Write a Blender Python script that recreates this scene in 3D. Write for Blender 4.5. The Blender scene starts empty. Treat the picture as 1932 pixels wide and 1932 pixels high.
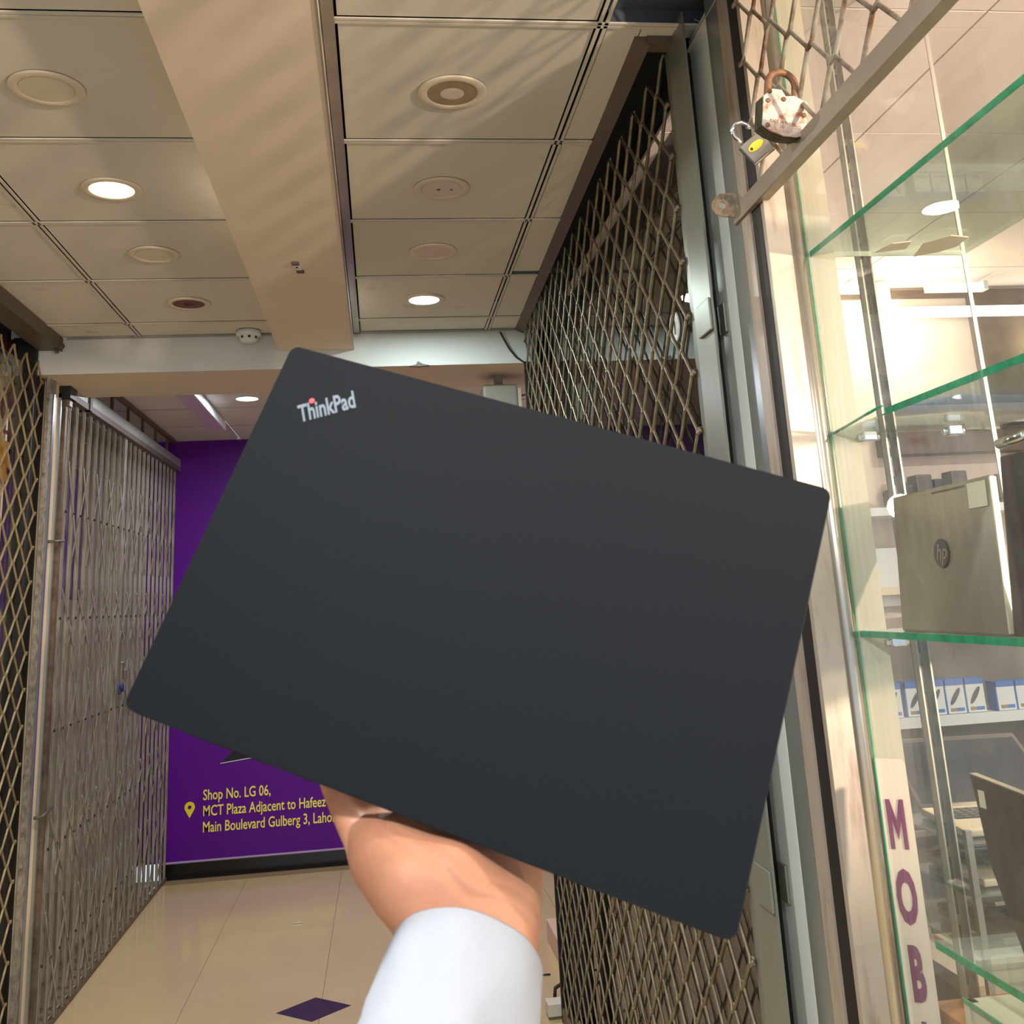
import bpy, bmesh, math, random
from mathutils import Vector, Matrix, noise
random.seed(7)
C = bpy.context.scene.collection
sc = bpy.context.scene
ZC = 1.67            # the lens is 1.67 m above the floor; lengths below are measured from it
H = 1.25             # ceiling above the lens
FL = -1.67
PI = math.pi
# ------------------------------------------------------------------ camera
Rv = Vector((0.9911, -0.1219, -0.0539)); Uv = Vector((0.0217, -0.2510, 0.9678)); Fv = Vector((0.1315, 0.9603, 0.2461))
Fv.normalize(); Rv = (Rv - Fv*Rv.dot(Fv)).normalized(); Uv = Rv.cross(Fv)
cam = bpy.data.cameras.new('camera'); co = bpy.data.objects.new('camera', cam); C.objects.link(co)
m = Matrix((Rv, Uv, -Fv)).transposed().to_4x4(); m.translation = Vector((0, 0, ZC)); co.matrix_world = m
cam.sensor_width = 36; cam.sensor_fit = 'HORIZONTAL'; cam.lens = 36*1935/1932
cam.shift_y = -326/1932; cam.clip_start = 0.02
cam.dof.use_dof = True; cam.dof.focus_distance = 3.2; cam.dof.aperture_fstop = 26
sc.camera = co
# ------------------------------------------------------------------ world, view
w = bpy.data.worlds.new('hall'); sc.world = w; w.use_nodes = True
w.node_tree.nodes['Background'].inputs[0].default_value = (0.80, 0.92, 1.06, 1)
w.node_tree.nodes['Background'].inputs[1].default_value = 1.0
sc.view_settings.view_transform = 'Standard'; sc.view_settings.look = 'None'
sc.view_settings.gamma = 1; sc.view_settings.use_curve_mapping = False
sc.view_settings.exposure = 0.0
def lamp(kind, loc, energy, col, size=.1, target=None, spot=None, blend=.5):
    l = bpy.data.lights.new('lamp_light', kind); l.energy = energy; l.color = col
    if kind == 'AREA': l.shape = 'DISK'; l.size = size
    else: l.shadow_soft_size = size
    if kind == 'SPOT': l.spot_size = spot; l.spot_blend = blend
    o = bpy.data.objects.new('lamp_light', l); C.objects.link(o); o.location = (loc[0], loc[1], loc[2]+ZC)
    if target:
        d = Vector(target)-Vector(loc); o.rotation_euler = d.to_track_quat('-Z', 'Y').to_euler()
    return o
WARM = (1.0, .74, .58); COOL = (.86, .95, 1.0); NEUT = (1.0, .90, .80)
# shop spot lamps inside the glazed shop on the right, beyond the frame, shining out over the display
lamp('POINT', (1.55, .10, .62), 22, WARM, .03)
lamp('SPOT', (2.6, -1.4, .35), 1000, WARM, .06, (-.25, 2.8, 1.12), math.radians(47), .25)
lamp('POINT', (1.30, -1.00, .75), 40, (1, .72, .52), .10)
lamp('POINT', (2.18, 3.80, 1.00), 7, (1, .84, .62), .05)
lamp('AREA', (2.7, 2.3, 1.20), 42, NEUT, .2, (2.7, 2.3, 0))
lamp('AREA', (1.9, .5, 1.20), 26, NEUT, .12, (1.9, .5, 0))
# other rooms of the mall
lamp('AREA', (-2.4, 6.4, 1.18), 3, COOL, .3, (-2.4, 6.4, 0))
lamp('AREA', (-1.95, 3.9, 1.1), 24, NEUT, .3, (-1.95, 3.9, 0))

# ------------------------------------------------------------------ materials
MATS = {}
def s2l(c): return tuple(((v/255)/12.92 if v/255 <= .04045 else ((v/255+.055)/1.055)**2.4) for v in c)
def mat(name, col, rough=.6, metal=0, var=0, vscale=8, bump=0, bscale=60, col2=None, spec=.5, emit=None, estr=0, coat=0, stretch=None, thr=None):
    """col in sRGB 0-255; var = brightness variation; col2 = stain colour mixed in by noise"""
    if name in MATS: return MATS[name]
    M = bpy.data.materials.new(name); M.use_nodes = True; nt = M.node_tree; N = nt.nodes; L = nt.links
    b = N['Principled BSDF']; c = s2l(col)
    b.inputs['Base Color'].default_value = (*c, 1); b.inputs['Roughness'].default_value = rough
    b.inputs['Metallic'].default_value = metal; b.inputs['Specular IOR Level'].default_value = spec
    if coat: b.inputs['Coat Weight'].default_value = coat; b.inputs['Coat Roughness'].default_value = .08
    if emit: b.inputs['Emission Color'].default_value = (*emit, 1); b.inputs['Emission Strength'].default_value = estr
    if var or col2 or bump:
        tc = N.new('ShaderNodeTexCoord'); mp = N.new('ShaderNodeMapping'); L.new(tc.outputs['Object'], mp.inputs[0])
        if stretch: mp.inputs['Scale'].default_value = stretch
    if var or col2:
        n = N.new('ShaderNodeTexNoise'); n.inputs['Scale'].default_value = vscale; n.inputs['Detail'].default_value = 6
        n.inputs['Roughness'].default_value = .65
        L.new(mp.outputs[0], n.inputs['Vector'])
        r = N.new('ShaderNodeValToRGB'); L.new(n.outputs['Fac'], r.inputs[0])
        lo, hi = thr or (.32, .68)
        r.color_ramp.elements[0].position = lo; r.color_ramp.elements[1].position = hi
        if col2: c2 = s2l(col2)
        else: c2 = tuple(v*(1-var) for v in c)
        r.color_ramp.elements[0].color = (*c2, 1); r.color_ramp.elements[1].color = (*c, 1)
        L.new(r.outputs[0], b.inputs['Base Color'])
    if bump:
        n2 = N.new('ShaderNodeTexNoise'); n2.inputs['Scale'].default_value = bscale; n2.inputs['Detail'].default_value = 3
        L.new(mp.outputs[0], n2.inputs['Vector'])
        bp = N.new('ShaderNodeBump'); bp.inputs['Strength'].default_value = bump; bp.inputs['Distance'].default_value = .004
        L.new(n2.outputs['Fac'], bp.inputs['Height']); L.new(bp.outputs[0], b.inputs['Normal'])
    MATS[name] = M; return M
def glassmat(name, tint, ior=1.45, rough=0.0, refl=1.0, dust=0):
    M = bpy.data.materials.new(name); M.use_nodes = True; nt = M.node_tree; N = nt.nodes; L = nt.links
    N.remove(N['Principled BSDF']); out = N['Material Output']
    t = N.new('ShaderNodeBsdfTransparent'); t.inputs[0].default_value = (*tint, 1)
    g = N.new('ShaderNodeBsdfGlossy'); g.inputs['Roughness'].default_value = rough; g.inputs[0].default_value = (refl, refl, refl, 1)
    ge = N.new('ShaderNodeNewGeometry'); dt = N.new('ShaderNodeVectorMath'); dt.operation = 'DOT_PRODUCT'
    L.new(ge.outputs['Incoming'], dt.inputs[0]); L.new(ge.outputs['Normal'], dt.inputs[1])
    def mt(op, a, b):
        k_ = N.new('ShaderNodeMath'); k_.operation = op
        for i_, v_ in ((0, a), (1, b)):
            if v_ is None: continue
            if isinstance(v_, (int, float)): k_.inputs[i_].default_value = v_
            else: L.new(v_, k_.inputs[i_])
        return k_.outputs[0]
    F0 = ((ior-1)/(ior+1))**2          # Schlick reflectance, the same on both faces of the pane
    ab = mt('ABSOLUTE', dt.outputs['Value'], None)
    fr = mt('MULTIPLY_ADD', mt('POWER', mt('SUBTRACT', 1.0, ab), 5.0), 1-F0)
    fr.node.inputs[2].default_value = F0
    class f: outputs = [fr]
    mx = N.new('ShaderNodeMixShader'); L.new(f.outputs[0], mx.inputs[0]); L.new(t.outputs[0], mx.inputs[1]); L.new(g.outputs[0], mx.inputs[2])
    last = mx
    if dust:
        d = N.new('ShaderNodeBsdfDiffuse'); d.inputs[0].default_value = (.8, .8, .75, 1)
        tc = N.new('ShaderNodeTexCoord'); n = N.new('ShaderNodeTexNoise'); n.inputs['Scale'].default_value = 9; n.inputs['Detail'].default_value = 7
        L.new(tc.outputs['Object'], n.inputs['Vector'])
        r = N.new('ShaderNodeMapRange'); r.inputs[1].default_value = .45; r.inputs[2].default_value = .8; r.inputs[3].default_value = dust*.25; r.inputs[4].default_value = dust
        L.new(n.outputs['Fac'], r.inputs[0])
        m2 = N.new('ShaderNodeMixShader'); L.new(r.outputs[0], m2.inputs[0]); L.new(mx.outputs[0], m2.inputs[1]); L.new(d.outputs[0], m2.inputs[2]); last = m2
    L.new(last.outputs[0], out.inputs[0]); MATS[name] = M; return M
mat('tile', (210, 206, 198), .75, var=.10, vscale=2.2, bump=.08, bscale=300, spec=.25)
mat('tile_dirty', (210, 206, 198), .75, col2=(172, 162, 148), vscale=6, thr=(.24, .38), spec=.25)
mat('grid', (208, 202, 192), .5, var=.08, vscale=10)
mat('plenum', (34, 38, 46), .9)
mat('galv', (120, 128, 140), .45, .7, var=.25, vscale=20)
mat('beam', (226, 210, 196), .7, var=.06, vscale=3, spec=.3)
mat('header', (205, 208, 208), .6, var=.06, vscale=3)
mat('header_under', (214, 200, 178), .6, var=.05, vscale=3)
mat('trim_alu', (176, 172, 160), .38, .75, var=.12, vscale=12)
mat('floor', (208, 184, 140), .16, vscale=1.6, spec=.5, coat=.3, col2=(200, 176, 134))
mat('joint', (132, 110, 82), .8)
mat('diamond', (62, 54, 66), .2, var=.3, vscale=60, bump=.05)
mat('black_stone', (18, 20, 20), .18, var=.5, vscale=14)
mat('purple', (92, 0, 142), .42, var=.12, vscale=1.2, spec=.3)
mat('ylw', (255, 236, 110), .5)
mat('pin', (240, 222, 40), .5)
mat('white_ink', (225, 215, 240), .5)
mat('black_ink', (16, 12, 26), .5)
mat('rust_steel', (128, 118, 98), .5, .35, col2=(84, 66, 50), vscale=30, thr=(.3, .6))
mat('mesh_rod', (140, 130, 108), .45, .45, col2=(96, 78, 58), vscale=18, thr=(.3, .62))
mat('mesh_rod_left', (160, 146, 112), .5, .3, col2=(112, 94, 66), vscale=12, thr=(.3, .62))
mat('near_rod', (164, 158, 144), .42, .45, col2=(104, 72, 52), vscale=14, thr=(.36, .58))
mat('near_bar', (150, 140, 124), .5, .4, var=.15, vscale=18)
mat('post_grey', (132, 136, 124), .35, .35, var=.14, vscale=6, stretch=(3, 3, .6))
mat('rail_brown', (104, 92, 76), .5, .3, var=.2, vscale=6)
mat('post_white', (226, 232, 226), .4, var=.06, vscale=3)
mat('silver', (164, 172, 172), .28, .7, var=.15, vscale=5, stretch=(3, 3, .5))
mat('brass_wood', (180, 168, 154), .4, .35, col2=(140, 120, 104), vscale=9, stretch=(3, 3, .5), thr=(.25, .5))
mat('channel', (16, 11, 13), .6)
mat('jamb', (204, 203, 204), .55, col2=(197, 194, 194), vscale=5, thr=(.25, .5))
mat('alu', (190, 184, 172), .25, .8, var=.12, vscale=5, stretch=(3, 3, .4))
mat('cream_col', (190, 184, 164), .5, var=.06, vscale=4)
mat('vinyl', (214, 200, 184), .45)
mat('magenta', (104, 0, 82), .5)
mat('gate', (172, 168, 156), .42, .45, col2=(122, 108, 88), vscale=14, stretch=(3, 3, .5), thr=(.3, .6))
mat('gate_dark', (128, 112, 92), .5, .4, col2=(84, 66, 52), vscale=16)
mat('track_top', (176, 182, 174), .35, .5, var=.12, vscale=6)
mat('track_lip', (110, 98, 90), .5, .3, var=.2, vscale=10)
mat('pillar', (226, 206, 176), .35, var=.08, vscale=5, stretch=(4, 4, .4))
mat('pillar_edge', (150, 142, 128), .6, col2=(84, 66, 50), vscale=30, thr=(.3, .6))
mat('black_rubber', (10, 10, 11), .5)
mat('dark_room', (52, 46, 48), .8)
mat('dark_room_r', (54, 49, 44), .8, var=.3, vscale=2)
mat('cream_wall', (214, 200, 174), .7, var=.06, vscale=2)
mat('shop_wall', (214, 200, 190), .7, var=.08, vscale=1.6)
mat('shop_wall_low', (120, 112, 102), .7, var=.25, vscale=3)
mat('shop_ceiling', (236, 222, 218), .7, var=.04, vscale=2)
mat('shop_dark', (96, 80, 72), .7, var=.2, vscale=4)
mat('ring', (212, 200, 182), .5)
mat('lens_off', (214, 203, 188), .35, var=.06)
mat('lens_tan', (160, 138, 106), .3, var=.2, vscale=30)
mat('lens_pink', (214, 190, 170), .4)
mat('lens_rust', (110, 78, 60), .5, var=.4, vscale=60)
mat('lit_warm', (255, 250, 230), .5, emit=(1, .86, .48), estr=7)
mat('lit_cool', (255, 255, 255), .5, emit=(.86, 1, .95), estr=7)
mat('lit_blue', (255, 255, 255), .5, emit=(.86, .92, 1), estr=9)
mat('tube_lit', (255, 255, 255), .5, emit=(1, .96, .9), estr=3)
mat('bulb_lit', (255, 255, 255), .5, emit=(1, .84, .52), estr=30)
mat('laptop_black', (3, 9, 16), .58, spec=.22, bump=.05, bscale=900)
mat('laptop_base', (58, 50, 44), .5, spec=.4)
mat('rubber', (20, 20, 22), .8)
mat('logo_grey', (84, 92, 100), .4, .3)
mat('led_red', (120, 0, 0), .4, emit=(1, .0, .02), estr=.9)
mat('skin', (202, 146, 114), .5, col2=(188, 128, 98), vscale=14, bump=.12, bscale=160, spec=.35)
MATS['skin'].node_tree.nodes['Principled BSDF'].inputs['Subsurface Weight'].default_value = .12
MATS['skin'].node_tree.nodes['Principled BSDF'].inputs['Subsurface Radius'].default_value = (.012, .005, .003)
mat('nail', (224, 168, 140), .25)
mat('shirt', (164, 168, 176), .8, var=.03, vscale=12, bump=.12, bscale=500)
mat('lock_white', (190, 180, 172), .5, .3, col2=(150, 84, 52), vscale=42, thr=(.36, .52))
mat('lock_side', (112, 116, 96), .45, .5, col2=(76, 66, 50), vscale=20)
mat('lock_rust', (154, 116, 84), .6, .3, col2=(112, 78, 56), vscale=60)
mat('chrome', (215, 218, 222), .12, 1)
mat('lock_grey', (132, 124, 112), .35, .6, var=.1)
mat('brass', (255, 206, 70), .22, .9)
mat('dark_metal', (60, 54, 50), .4, .6)
mat('tab', (192, 164, 134), .5, .3, col2=(126, 118, 106), vscale=26, thr=(.42, .56))
mat('lap_silver', (150, 142, 124), .3, .65, var=.05)
mat('lap_dark', (40, 30, 28), .35, .3)
mat('lap_keys', (24, 22, 22), .5)
mat('sticker', (188, 184, 160), .5)
mat('palm_beige', (226, 212, 186), .4, .3)
mat('lap_grey', (90, 84, 78), .45, .4, var=.2, vscale=10)
mat('screen', (40, 46, 56), .15)
mat('box_white', (214, 222, 226), .5)
mat('box_blue', (66, 112, 190), .5)
mat('mouse_ink', (70, 74, 82), .5)
mat('orange_ink', (150, 130, 90), .5)
mat('chair', (70, 66, 64), .7, var=.2, vscale=12)
mat('wood', (176, 120, 76), .5, var=.2, vscale=6, stretch=(1, 8, 8))
mat('shelf_white', (220, 228, 232), .4)
mat('black_plastic', (22, 22, 24), .4)
mat('box_grey', (150, 150, 140), .5)
mat('green_edge', (30, 150, 104), .15, spec=.8, var=.45, vscale=40, emit=(.03, .55, .32), estr=.0)
mat('paper', (228, 216, 196), .6)
mat('maroon', (84, 20, 24), .6)
mat('yellow', (240, 180, 30), .6)
mat('redline', (190, 30, 50), .6)
mat('navy', (20, 40, 110), .5)
mat('carton', (206, 200, 186), .6)
mat('carton_brown', (104, 92, 68), .6)
mat('plinth', (206, 176, 160), .6)
mat('tube_purple', (196, 170, 200), .5)
mat('tape', (206, 196, 170), .4)
glassmat('glass_front', (.985, .995, .99), 1.38, dust=.02)
glassmat('glass_case', (.975, .99, .982), 1.40, dust=.05)
glassmat('glass_shelf', (.82, .90, .84), 1.5, dust=.16)
glassmat('glass_dark', (.55, .56, .54), 1.6, dust=.008)
glassmat('glass_left', (.93, .93, .9), 1.5, dust=.01)

# ------------------------------------------------------------------ helpers
ORG = {}
class MB:
    def __init__(s): s.b = bmesh.new(); s.mi = 0; s.mats = []
    def _m(s, fs):
        for f in fs: f.material_index = s.mi
        return s
    def setm(s, name):
        if name not in s.mats: s.mats.append(name)
        s.mi = s.mats.index(name); return s
    def verts(s, pts): return [s.b.verts.new(p) for p in pts]
    def box(s, x0, x1, y0, y1, z0, z1, bev=0):
        v = s.verts([(x, y, z) for x in (x0, x1) for y in (y0, y1) for z in (z0, z1)])
        fs = [s.b.faces.new([v[i] for i in q]) for q in ((0, 1, 3, 2), (4, 6, 7, 5), (0, 4, 5, 1), (2, 3, 7, 6), (0, 2, 6, 4), (1, 5, 7, 3))]
        if bev:
            es = list({e for f in fs for e in f.edges})
            r = bmesh.ops.bevel(s.b, geom=es, offset=bev, segments=2, affect='EDGES', profile=.6)
            fs = list(set(r['faces']) | {f for f in fs if f.is_valid})
        return s._m(fs)
    def frame(s, o, ax, ay, az, pts_fn=None): pass
    def obox(s, o, ax, ay, az, bev=0):
        """oriented box: corner o, edge vectors ax, ay, az"""
        o, ax, ay, az = map(Vector, (o, ax, ay, az))
        v = s.verts([o+ax*i+ay*j+az*k for i in (0, 1) for j in (0, 1) for k in (0, 1)])
        fs = [s.b.faces.new([v[i] for i in q]) for q in ((0, 1, 3, 2), (4, 6, 7, 5), (0, 4, 5, 1), (2, 3, 7, 6), (0, 2, 6, 4), (1, 5, 7, 3))]
        if bev:
            es = list({e for f in fs for e in f.edges})
            r = bmesh.ops.bevel(s.b, geom=es, offset=bev, segments=2, affect='EDGES', profile=.6)
            fs = list(set(r['faces']) | {f for f in fs if f.is_valid})
        return s._m(fs)
    def prism(s, pts, d):
        """closed outline pts extruded by vector d"""
        pts = [Vector(p) for p in pts]; d = Vector(d); n = len(pts)
        a = s.verts(pts); b = s.verts([p+d for p in pts])
        fs = [s.b.faces.new(a), s.b.faces.new(b[::-1])]
        for i in range(n): fs.append(s.b.faces.new([a[(i+1) % n], a[i], b[i], b[(i+1) % n]]))
        return s._m(fs)
    def tube(s, pts, r, n=6, close=False, cap=True):
        pts = [Vector(p) for p in pts]; m_ = len(pts); rings = []
        rr = r if isinstance(r, (list, tuple)) else [r]*m_
        up = None
        for i, p in enumerate(pts):
            if close: d = pts[(i+1) % m_]-pts[i-1]
            else: d = pts[min(i+1, m_-1)]-pts[max(i-1, 0)]
            d.normalize()
            if up is None: up = d.orthogonal().normalized()
            u = (up-d*up.dot(d)).normalized(); up = u; v = d.cross(u)
            rings.append(s.verts([p+(u*math.cos(2*PI*k/n)+v*math.sin(2*PI*k/n))*rr[i] for k in range(n)]))
        fs = []
        for i in range(m_ if close else m_-1):
            a, b = rings[i], rings[(i+1) % m_]
            for k in range(n): fs.append(s.b.faces.new([a[k], a[(k+1) % n], b[(k+1) % n], b[k]]))
        if cap and not close: fs += [s.b.faces.new(rings[0][::-1]), s.b.faces.new(rings[-1])]
        for f in fs: f.smooth = n > 4
        return s._m(fs)
    def disc(s, c, r, h, n=32, axis='Z', r2=None):
        """cylinder starting at c going +h along axis"""
        c = Vector(c); A = {'X': (1, 2, 0), 'Y': (2, 0, 1), 'Z': (0, 1, 2)}[axis]; r2 = r if r2 is None else r2
        def P(k, rad, t):
            q = [0, 0, 0]; q[A[0]] = rad*math.cos(2*PI*k/n); q[A[1]] = rad*math.sin(2*PI*k/n); q[A[2]] = t
            return c+Vector(q)
        a = s.verts([P(k, r, 0) for k in range(n)]); b = s.verts([P(k, r2, h) for k in range(n)])
        fs = [s.b.faces.new(a[::-1]), s.b.faces.new(b)]
        for k in range(n): fs.append(s.b.faces.new([a[k], a[(k+1) % n], b[(k+1) % n], b[k]]))
        return s._m(fs)
    def lathe(s, c, prof, n=36):
        c = Vector(c); rings = [s.verts([c+Vector((r*math.cos(2*PI*k/n), r*math.sin(2*PI*k/n), z)) for k in range(n)]) for r, z in prof]
        fs = []
        for a, b in zip(rings, rings[1:]):
            for k in range(n): fs.append(s.b.faces.new([a[k], a[(k+1) % n], b[(k+1) % n], b[k]]))
        if prof[-1][0] < .002: pass
        for f in fs: f.smooth = True
        return s._m(fs)
    def xf(s, M): bmesh.ops.transform(s.b, matrix=M, verts=s.b.verts); return s
    def build(s, name, material=None, parent=None, origin=None, smooth=False):
        bmesh.ops.recalc_face_normals(s.b, faces=s.b.faces)
        me = bpy.data.meshes.new(name)
        if parent is not None: off = ORG[parent.name]
        elif origin is not None: off = Vector(origin)
        else:
            vs = [v.co for v in s.b.verts]
            off = Vector(((min(v.x for v in vs)+max(v.x for v in vs))/2, (min(v.y for v in vs)+max(v.y for v in vs))/2, min(v.z for v in vs)))
        bmesh.ops.translate(s.b, verts=s.b.verts, vec=-off)
        if smooth:
            for f in s.b.faces: f.smooth = True
        s.b.to_mesh(me); s.b.free()
        for n in ([material] if material else s.mats): me.materials.append(MATS[n])
        o = bpy.data.objects.new(name, me); C.objects.link(o)
        if parent is not None: o.parent = parent
        else: o.location = off+Vector((0, 0, ZC))
        ORG[o.name] = off.copy()
        return o
def tag(o, label=None, cat=None, group=None, kind=None):
    if label: o['label'] = label
    if cat: o['category'] = cat
    if group: o['group'] = group
    if kind: o['kind'] = kind
    return o
def thing(name, label, cat, loc, group=None, kind=None):
    o = bpy.data.objects.new(name, None); C.objects.link(o); o.empty_display_size = .05
    o.location = (loc[0], loc[1], loc[2]+ZC); ORG[o.name] = Vector(loc)
    return tag(o, label, cat, group, kind)
def copy_part(src, parent, dx):
    """another piece sharing mesh data, shifted by dx from the source piece"""
    o = src.copy(); C.objects.link(o); o.parent = parent; o.location = src.location+Vector(dx); ORG[o.name] = ORG[src.name]; return o
def box(name, material, b, parent=None, bev=0, **k): return MB().box(*b, bev=bev).build(name, material, parent, **k)
def text_obj(s, name, material, o, ux, uy, size, parent, ext=.0006, sx=1.0, align='LEFT', shear=0, bold=0):
    """flat lettering: origin o, baseline direction ux, up direction uy"""
    cu = bpy.data.curves.new('t', 'FONT'); cu.body = s; cu.size = size; cu.extrude = ext; cu.align_x = align; cu.offset = bold; cu.resolution_u = 3
    ob = bpy.data.objects.new('t', cu); C.objects.link(ob); bpy.context.view_layer.update()
    me = bpy.data.meshes.new_from_object(ob.evaluated_get(bpy.context.evaluated_depsgraph_get()))
    bpy.data.objects.remove(ob); bpy.data.curves.remove(cu)
    ux = Vector(ux).normalized(); uy = Vector(uy); uy = (uy-ux*uy.dot(ux)).normalized(); uz = ux.cross(uy)
    M = Matrix((ux*sx, uy, uz)).transposed().to_4x4(); M.translation = Vector(o)
    off = ORG[parent.name]
    for v in me.vertices: v.co = M @ v.co - off
    me.name = name; me.materials.clear(); me.materials.append(MATS[material])
    oo = bpy.data.objects.new(name, me); C.objects.link(oo); oo.parent = parent; ORG[oo.name] = off.copy()
    return oo
def ray(u, v): return Fv*1935 + Rv*(u-966) - Uv*(v-640)
def at_y(u, v, y): d = ray(u, v); return d*(y/d.y)
def at_x(u, v, x): d = ray(u, v); return d*(x/d.x)
def at_z(u, v, z): d = ray(u, v); return d*(z/d.z)
# ================================================================== FLOOR
fl = tag(box('floor', 'joint', (-1.5, 1.5, -3, 7.72, FL-.05, FL-.004)), kind='structure')
xs = [-1.5, -.91, -.30, .31, .92, 1.5]; y0 = 5.10-.61*13
ys = [y0+.61*i for i in range(18)]
for i in range(5):
    for j in range(17):
        a, b = max(ys[j], -3), min(ys[j+1], 7.72)
        if b-a < .02: continue
        box('floor_tile', 'floor', (xs[i]+.0012, xs[i+1]-.0012, a+.0003, b-.0003, FL-.02, FL), fl)
for dx, dy in ((-.33, 5.10), (-.33, 2.66), (.89, 3.88)):
    MB().prism([(dx-.16, dy, FL-.002), (dx, dy-.14, FL-.002), (dx+.16, dy, FL-.002), (dx, dy+.14, FL-.002)], (0, 0, .003)).build('diamond_inlay', 'diamond', fl)
# ================================================================== CEILING
ce = tag(box('ceiling', 'plenum', (-3.4, 1.6, -3, 7.75, H+.16, H+.2)), kind='structure')
TT = .014
def tile(x0, x1, y0, y1, m='tile', g=.004, dz=0):
    if x1-x0 < .03 or y1-y0 < .03: return
    if m == 'tile' and random.random() < .5: m = 'tile_dirty'
    box('ceiling_tile', m, (x0+g, x1-g, y0+g, y1-g, H+.004+dz, H+.004+TT+dz), ce)
def rail_y(x, y0, y1, w_=.024):
    MB().box(x-w_/2, x-.0035, y0, y1, H-.001, H+.003).box(x+.0035, x+w_/2, y0, y1, H-.001, H+.003).build('grid_rail', 'grid', ce)
def rail_x(y, x0, x1, w_=.022):
    MB().box(x0, x1, y-w_/2, y-.0018, H-.001, H+.003).box(x0, x1, y+.0018, y+w_/2, H-.001, H+.003).build('grid_rail', 'grid', ce)
BX0, BX1 = -.446, -.105
XR, XL = .525, -1.07
yl = [2.03+.61*k for k in range(-8, 5)]        # cross rails up to 4.47
yb = [-3]+yl+[4.69]
for a, b in zip(yb, yb[1:]):
    tile(BX1+.02+.012, XR-.012, a+.011, b-.011, 'tile')
    if abs(b-2.03) < .01:
        tile(XR+.012, .715, a+.011, b-.16, 'tile')     # the cracked-short tile by the shutter head
    elif a < 2: tile(XR+.012, .78, a+.011, b-.011, 'tile')
    elif abs(b-3.86) < .01: tile(XR+.012, .655, a+.011, b-.045, 'tile')
    elif abs(b-2.64) < .01:
        tile(XR+.012, .625, a+.011, b-.011, 'tile'); tile(.618, .78, a+.011, 2.085, 'tile', g=.001)
    else: tile(XR+.012, .625+.018*(a-2.0), a+.011, b-.011, 'tile')
    tile(XL+.012, BX0+.05, a+.011, b-.011, 'tile')
    tile(-1.43, XL-.012, a+.011, b-.011, 'tile')
for y in yl:
    rail_x(y, BX1+.02, .745 if y < 2.3 else .63+.02*(y-2)); rail_x(y, -1.43, BX0+.03)
rail_y(XR, -3, 4.69); rail_y(XL, -3, 4.69)
MB().box(BX1+.003, BX1+.030, -3, 4.69, H-.006, H+.002).build('wall_angle', 'trim_alu', ce)
# exposed steel channel in the gap of the missing tile
MB().box(XR+.02, .80, 2.03+.012, 2.03+.016, H+.01, H+.05).box(XR+.02, .80, 1.97, 2.03+.016, H+.05, H+.054).build('steel_channel', 'galv', ce)
MB().box(XR+.02, .74, 3.80, 3.85, H+.008, H+.014).build('steel_channel', 'galv', ce)
# far bay
yf = [5.20, 5.83, 6.46, 7.09, 7.70]
xf_ = [-3.3, -2.69, -2.09, -1.49, -1.015, -.40, .21, .82, 1.45]
for i in range(len(xf_)-1):
    for j in range(len(yf)-1): tile(xf_[i]+.008, xf_[i+1]-.008, yf[j]+.008, yf[j+1]-.008, 'tile', g=.003)
for x in xf_[1:-1]: rail_y(x, 5.2, 7.7, .02)
for y in yf[1:-1]: rail_x(y, -3.3, 1.45, .018)
# dropped beam along the corridor
bm_ = thing('ceiling_beam', 'wide boxed cream beam hanging along the corridor ceiling between the tile fields', 'beam', (-.275, .85, 1.17), kind='structure')
b_ = MB().box(BX0, BX1, -3, 4.69, 1.17, H+.1); b_.build('beam_box', 'beam', bm_)
MB().box(BX1-.001, BX1+.0035, -3, 4.69, 1.167, 1.174).build('edge_bead', 'trim_alu', bm_)
# small steel clip screwed to the beam
cp = at_z(559, 503, 1.168)
k = thing('beam_clip', 'small painted metal clip screwed under the boxed beam', 'bracket', (cp.x, cp.y, 1.168))
MB().obox((cp.x-.012, cp.y-.045, 1.166), (.02, 0, 0), (.012, .09, 0), (0, 0, .004)).build('clip_plate', 'shelf_white', k)
MB().obox((cp.x-.014, cp.y-.052, 1.160), (.024, 0, 0), (.003, .018, 0), (0, 0, .008)).build('clip_foot', 'rail_brown', k)
MB().obox((cp.x-.003, cp.y+.036, 1.160), (.024, 0, 0), (.003, .018, 0), (0, 0, .008)).build('clip_foot', 'rail_brown', k)
MB().disc((cp.x+.002, cp.y, 1.163), .004, .004, 10).build('screw', 'dark_metal', k)
# crossbeam (header)
hd = thing('crossbeam', 'painted crossbeam closing the corridor ceiling before the far bay', 'beam', (0, 4.95, 1.085), kind='structure')
hb = MB(); hb.setm('header').box(-1.62, .80, 4.69, 5.215, 1.085, H+.14)
ob = hb.build('beam_box', None, hd); ob.data.materials.append(MATS['header_under'])
for p in ob.data.polygons:
    if p.normal.z < -.5: p.material_index = 1
MB().box(-1.38, .78, 4.680, 4.69, H-.006, H).build('wall_angle', 'trim_alu', hd)
# chipped plaster spot on its lower edge
cpp = at_y(790, 688, 4.688)
MB().prism([(cpp.x-.045, 4.686, 1.083), (cpp.x-.012, 4.686, 1.09), (cpp.x-.004, 4.686, 1.105), (cpp.x+.02, 4.686, 1.092), (cpp.x+.05, 4.686, 1.085), (cpp.x, 4.686, 1.080)], (0, .02, -.001)).build('plaster_chip', 'shop_wall_low', hd)
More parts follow.
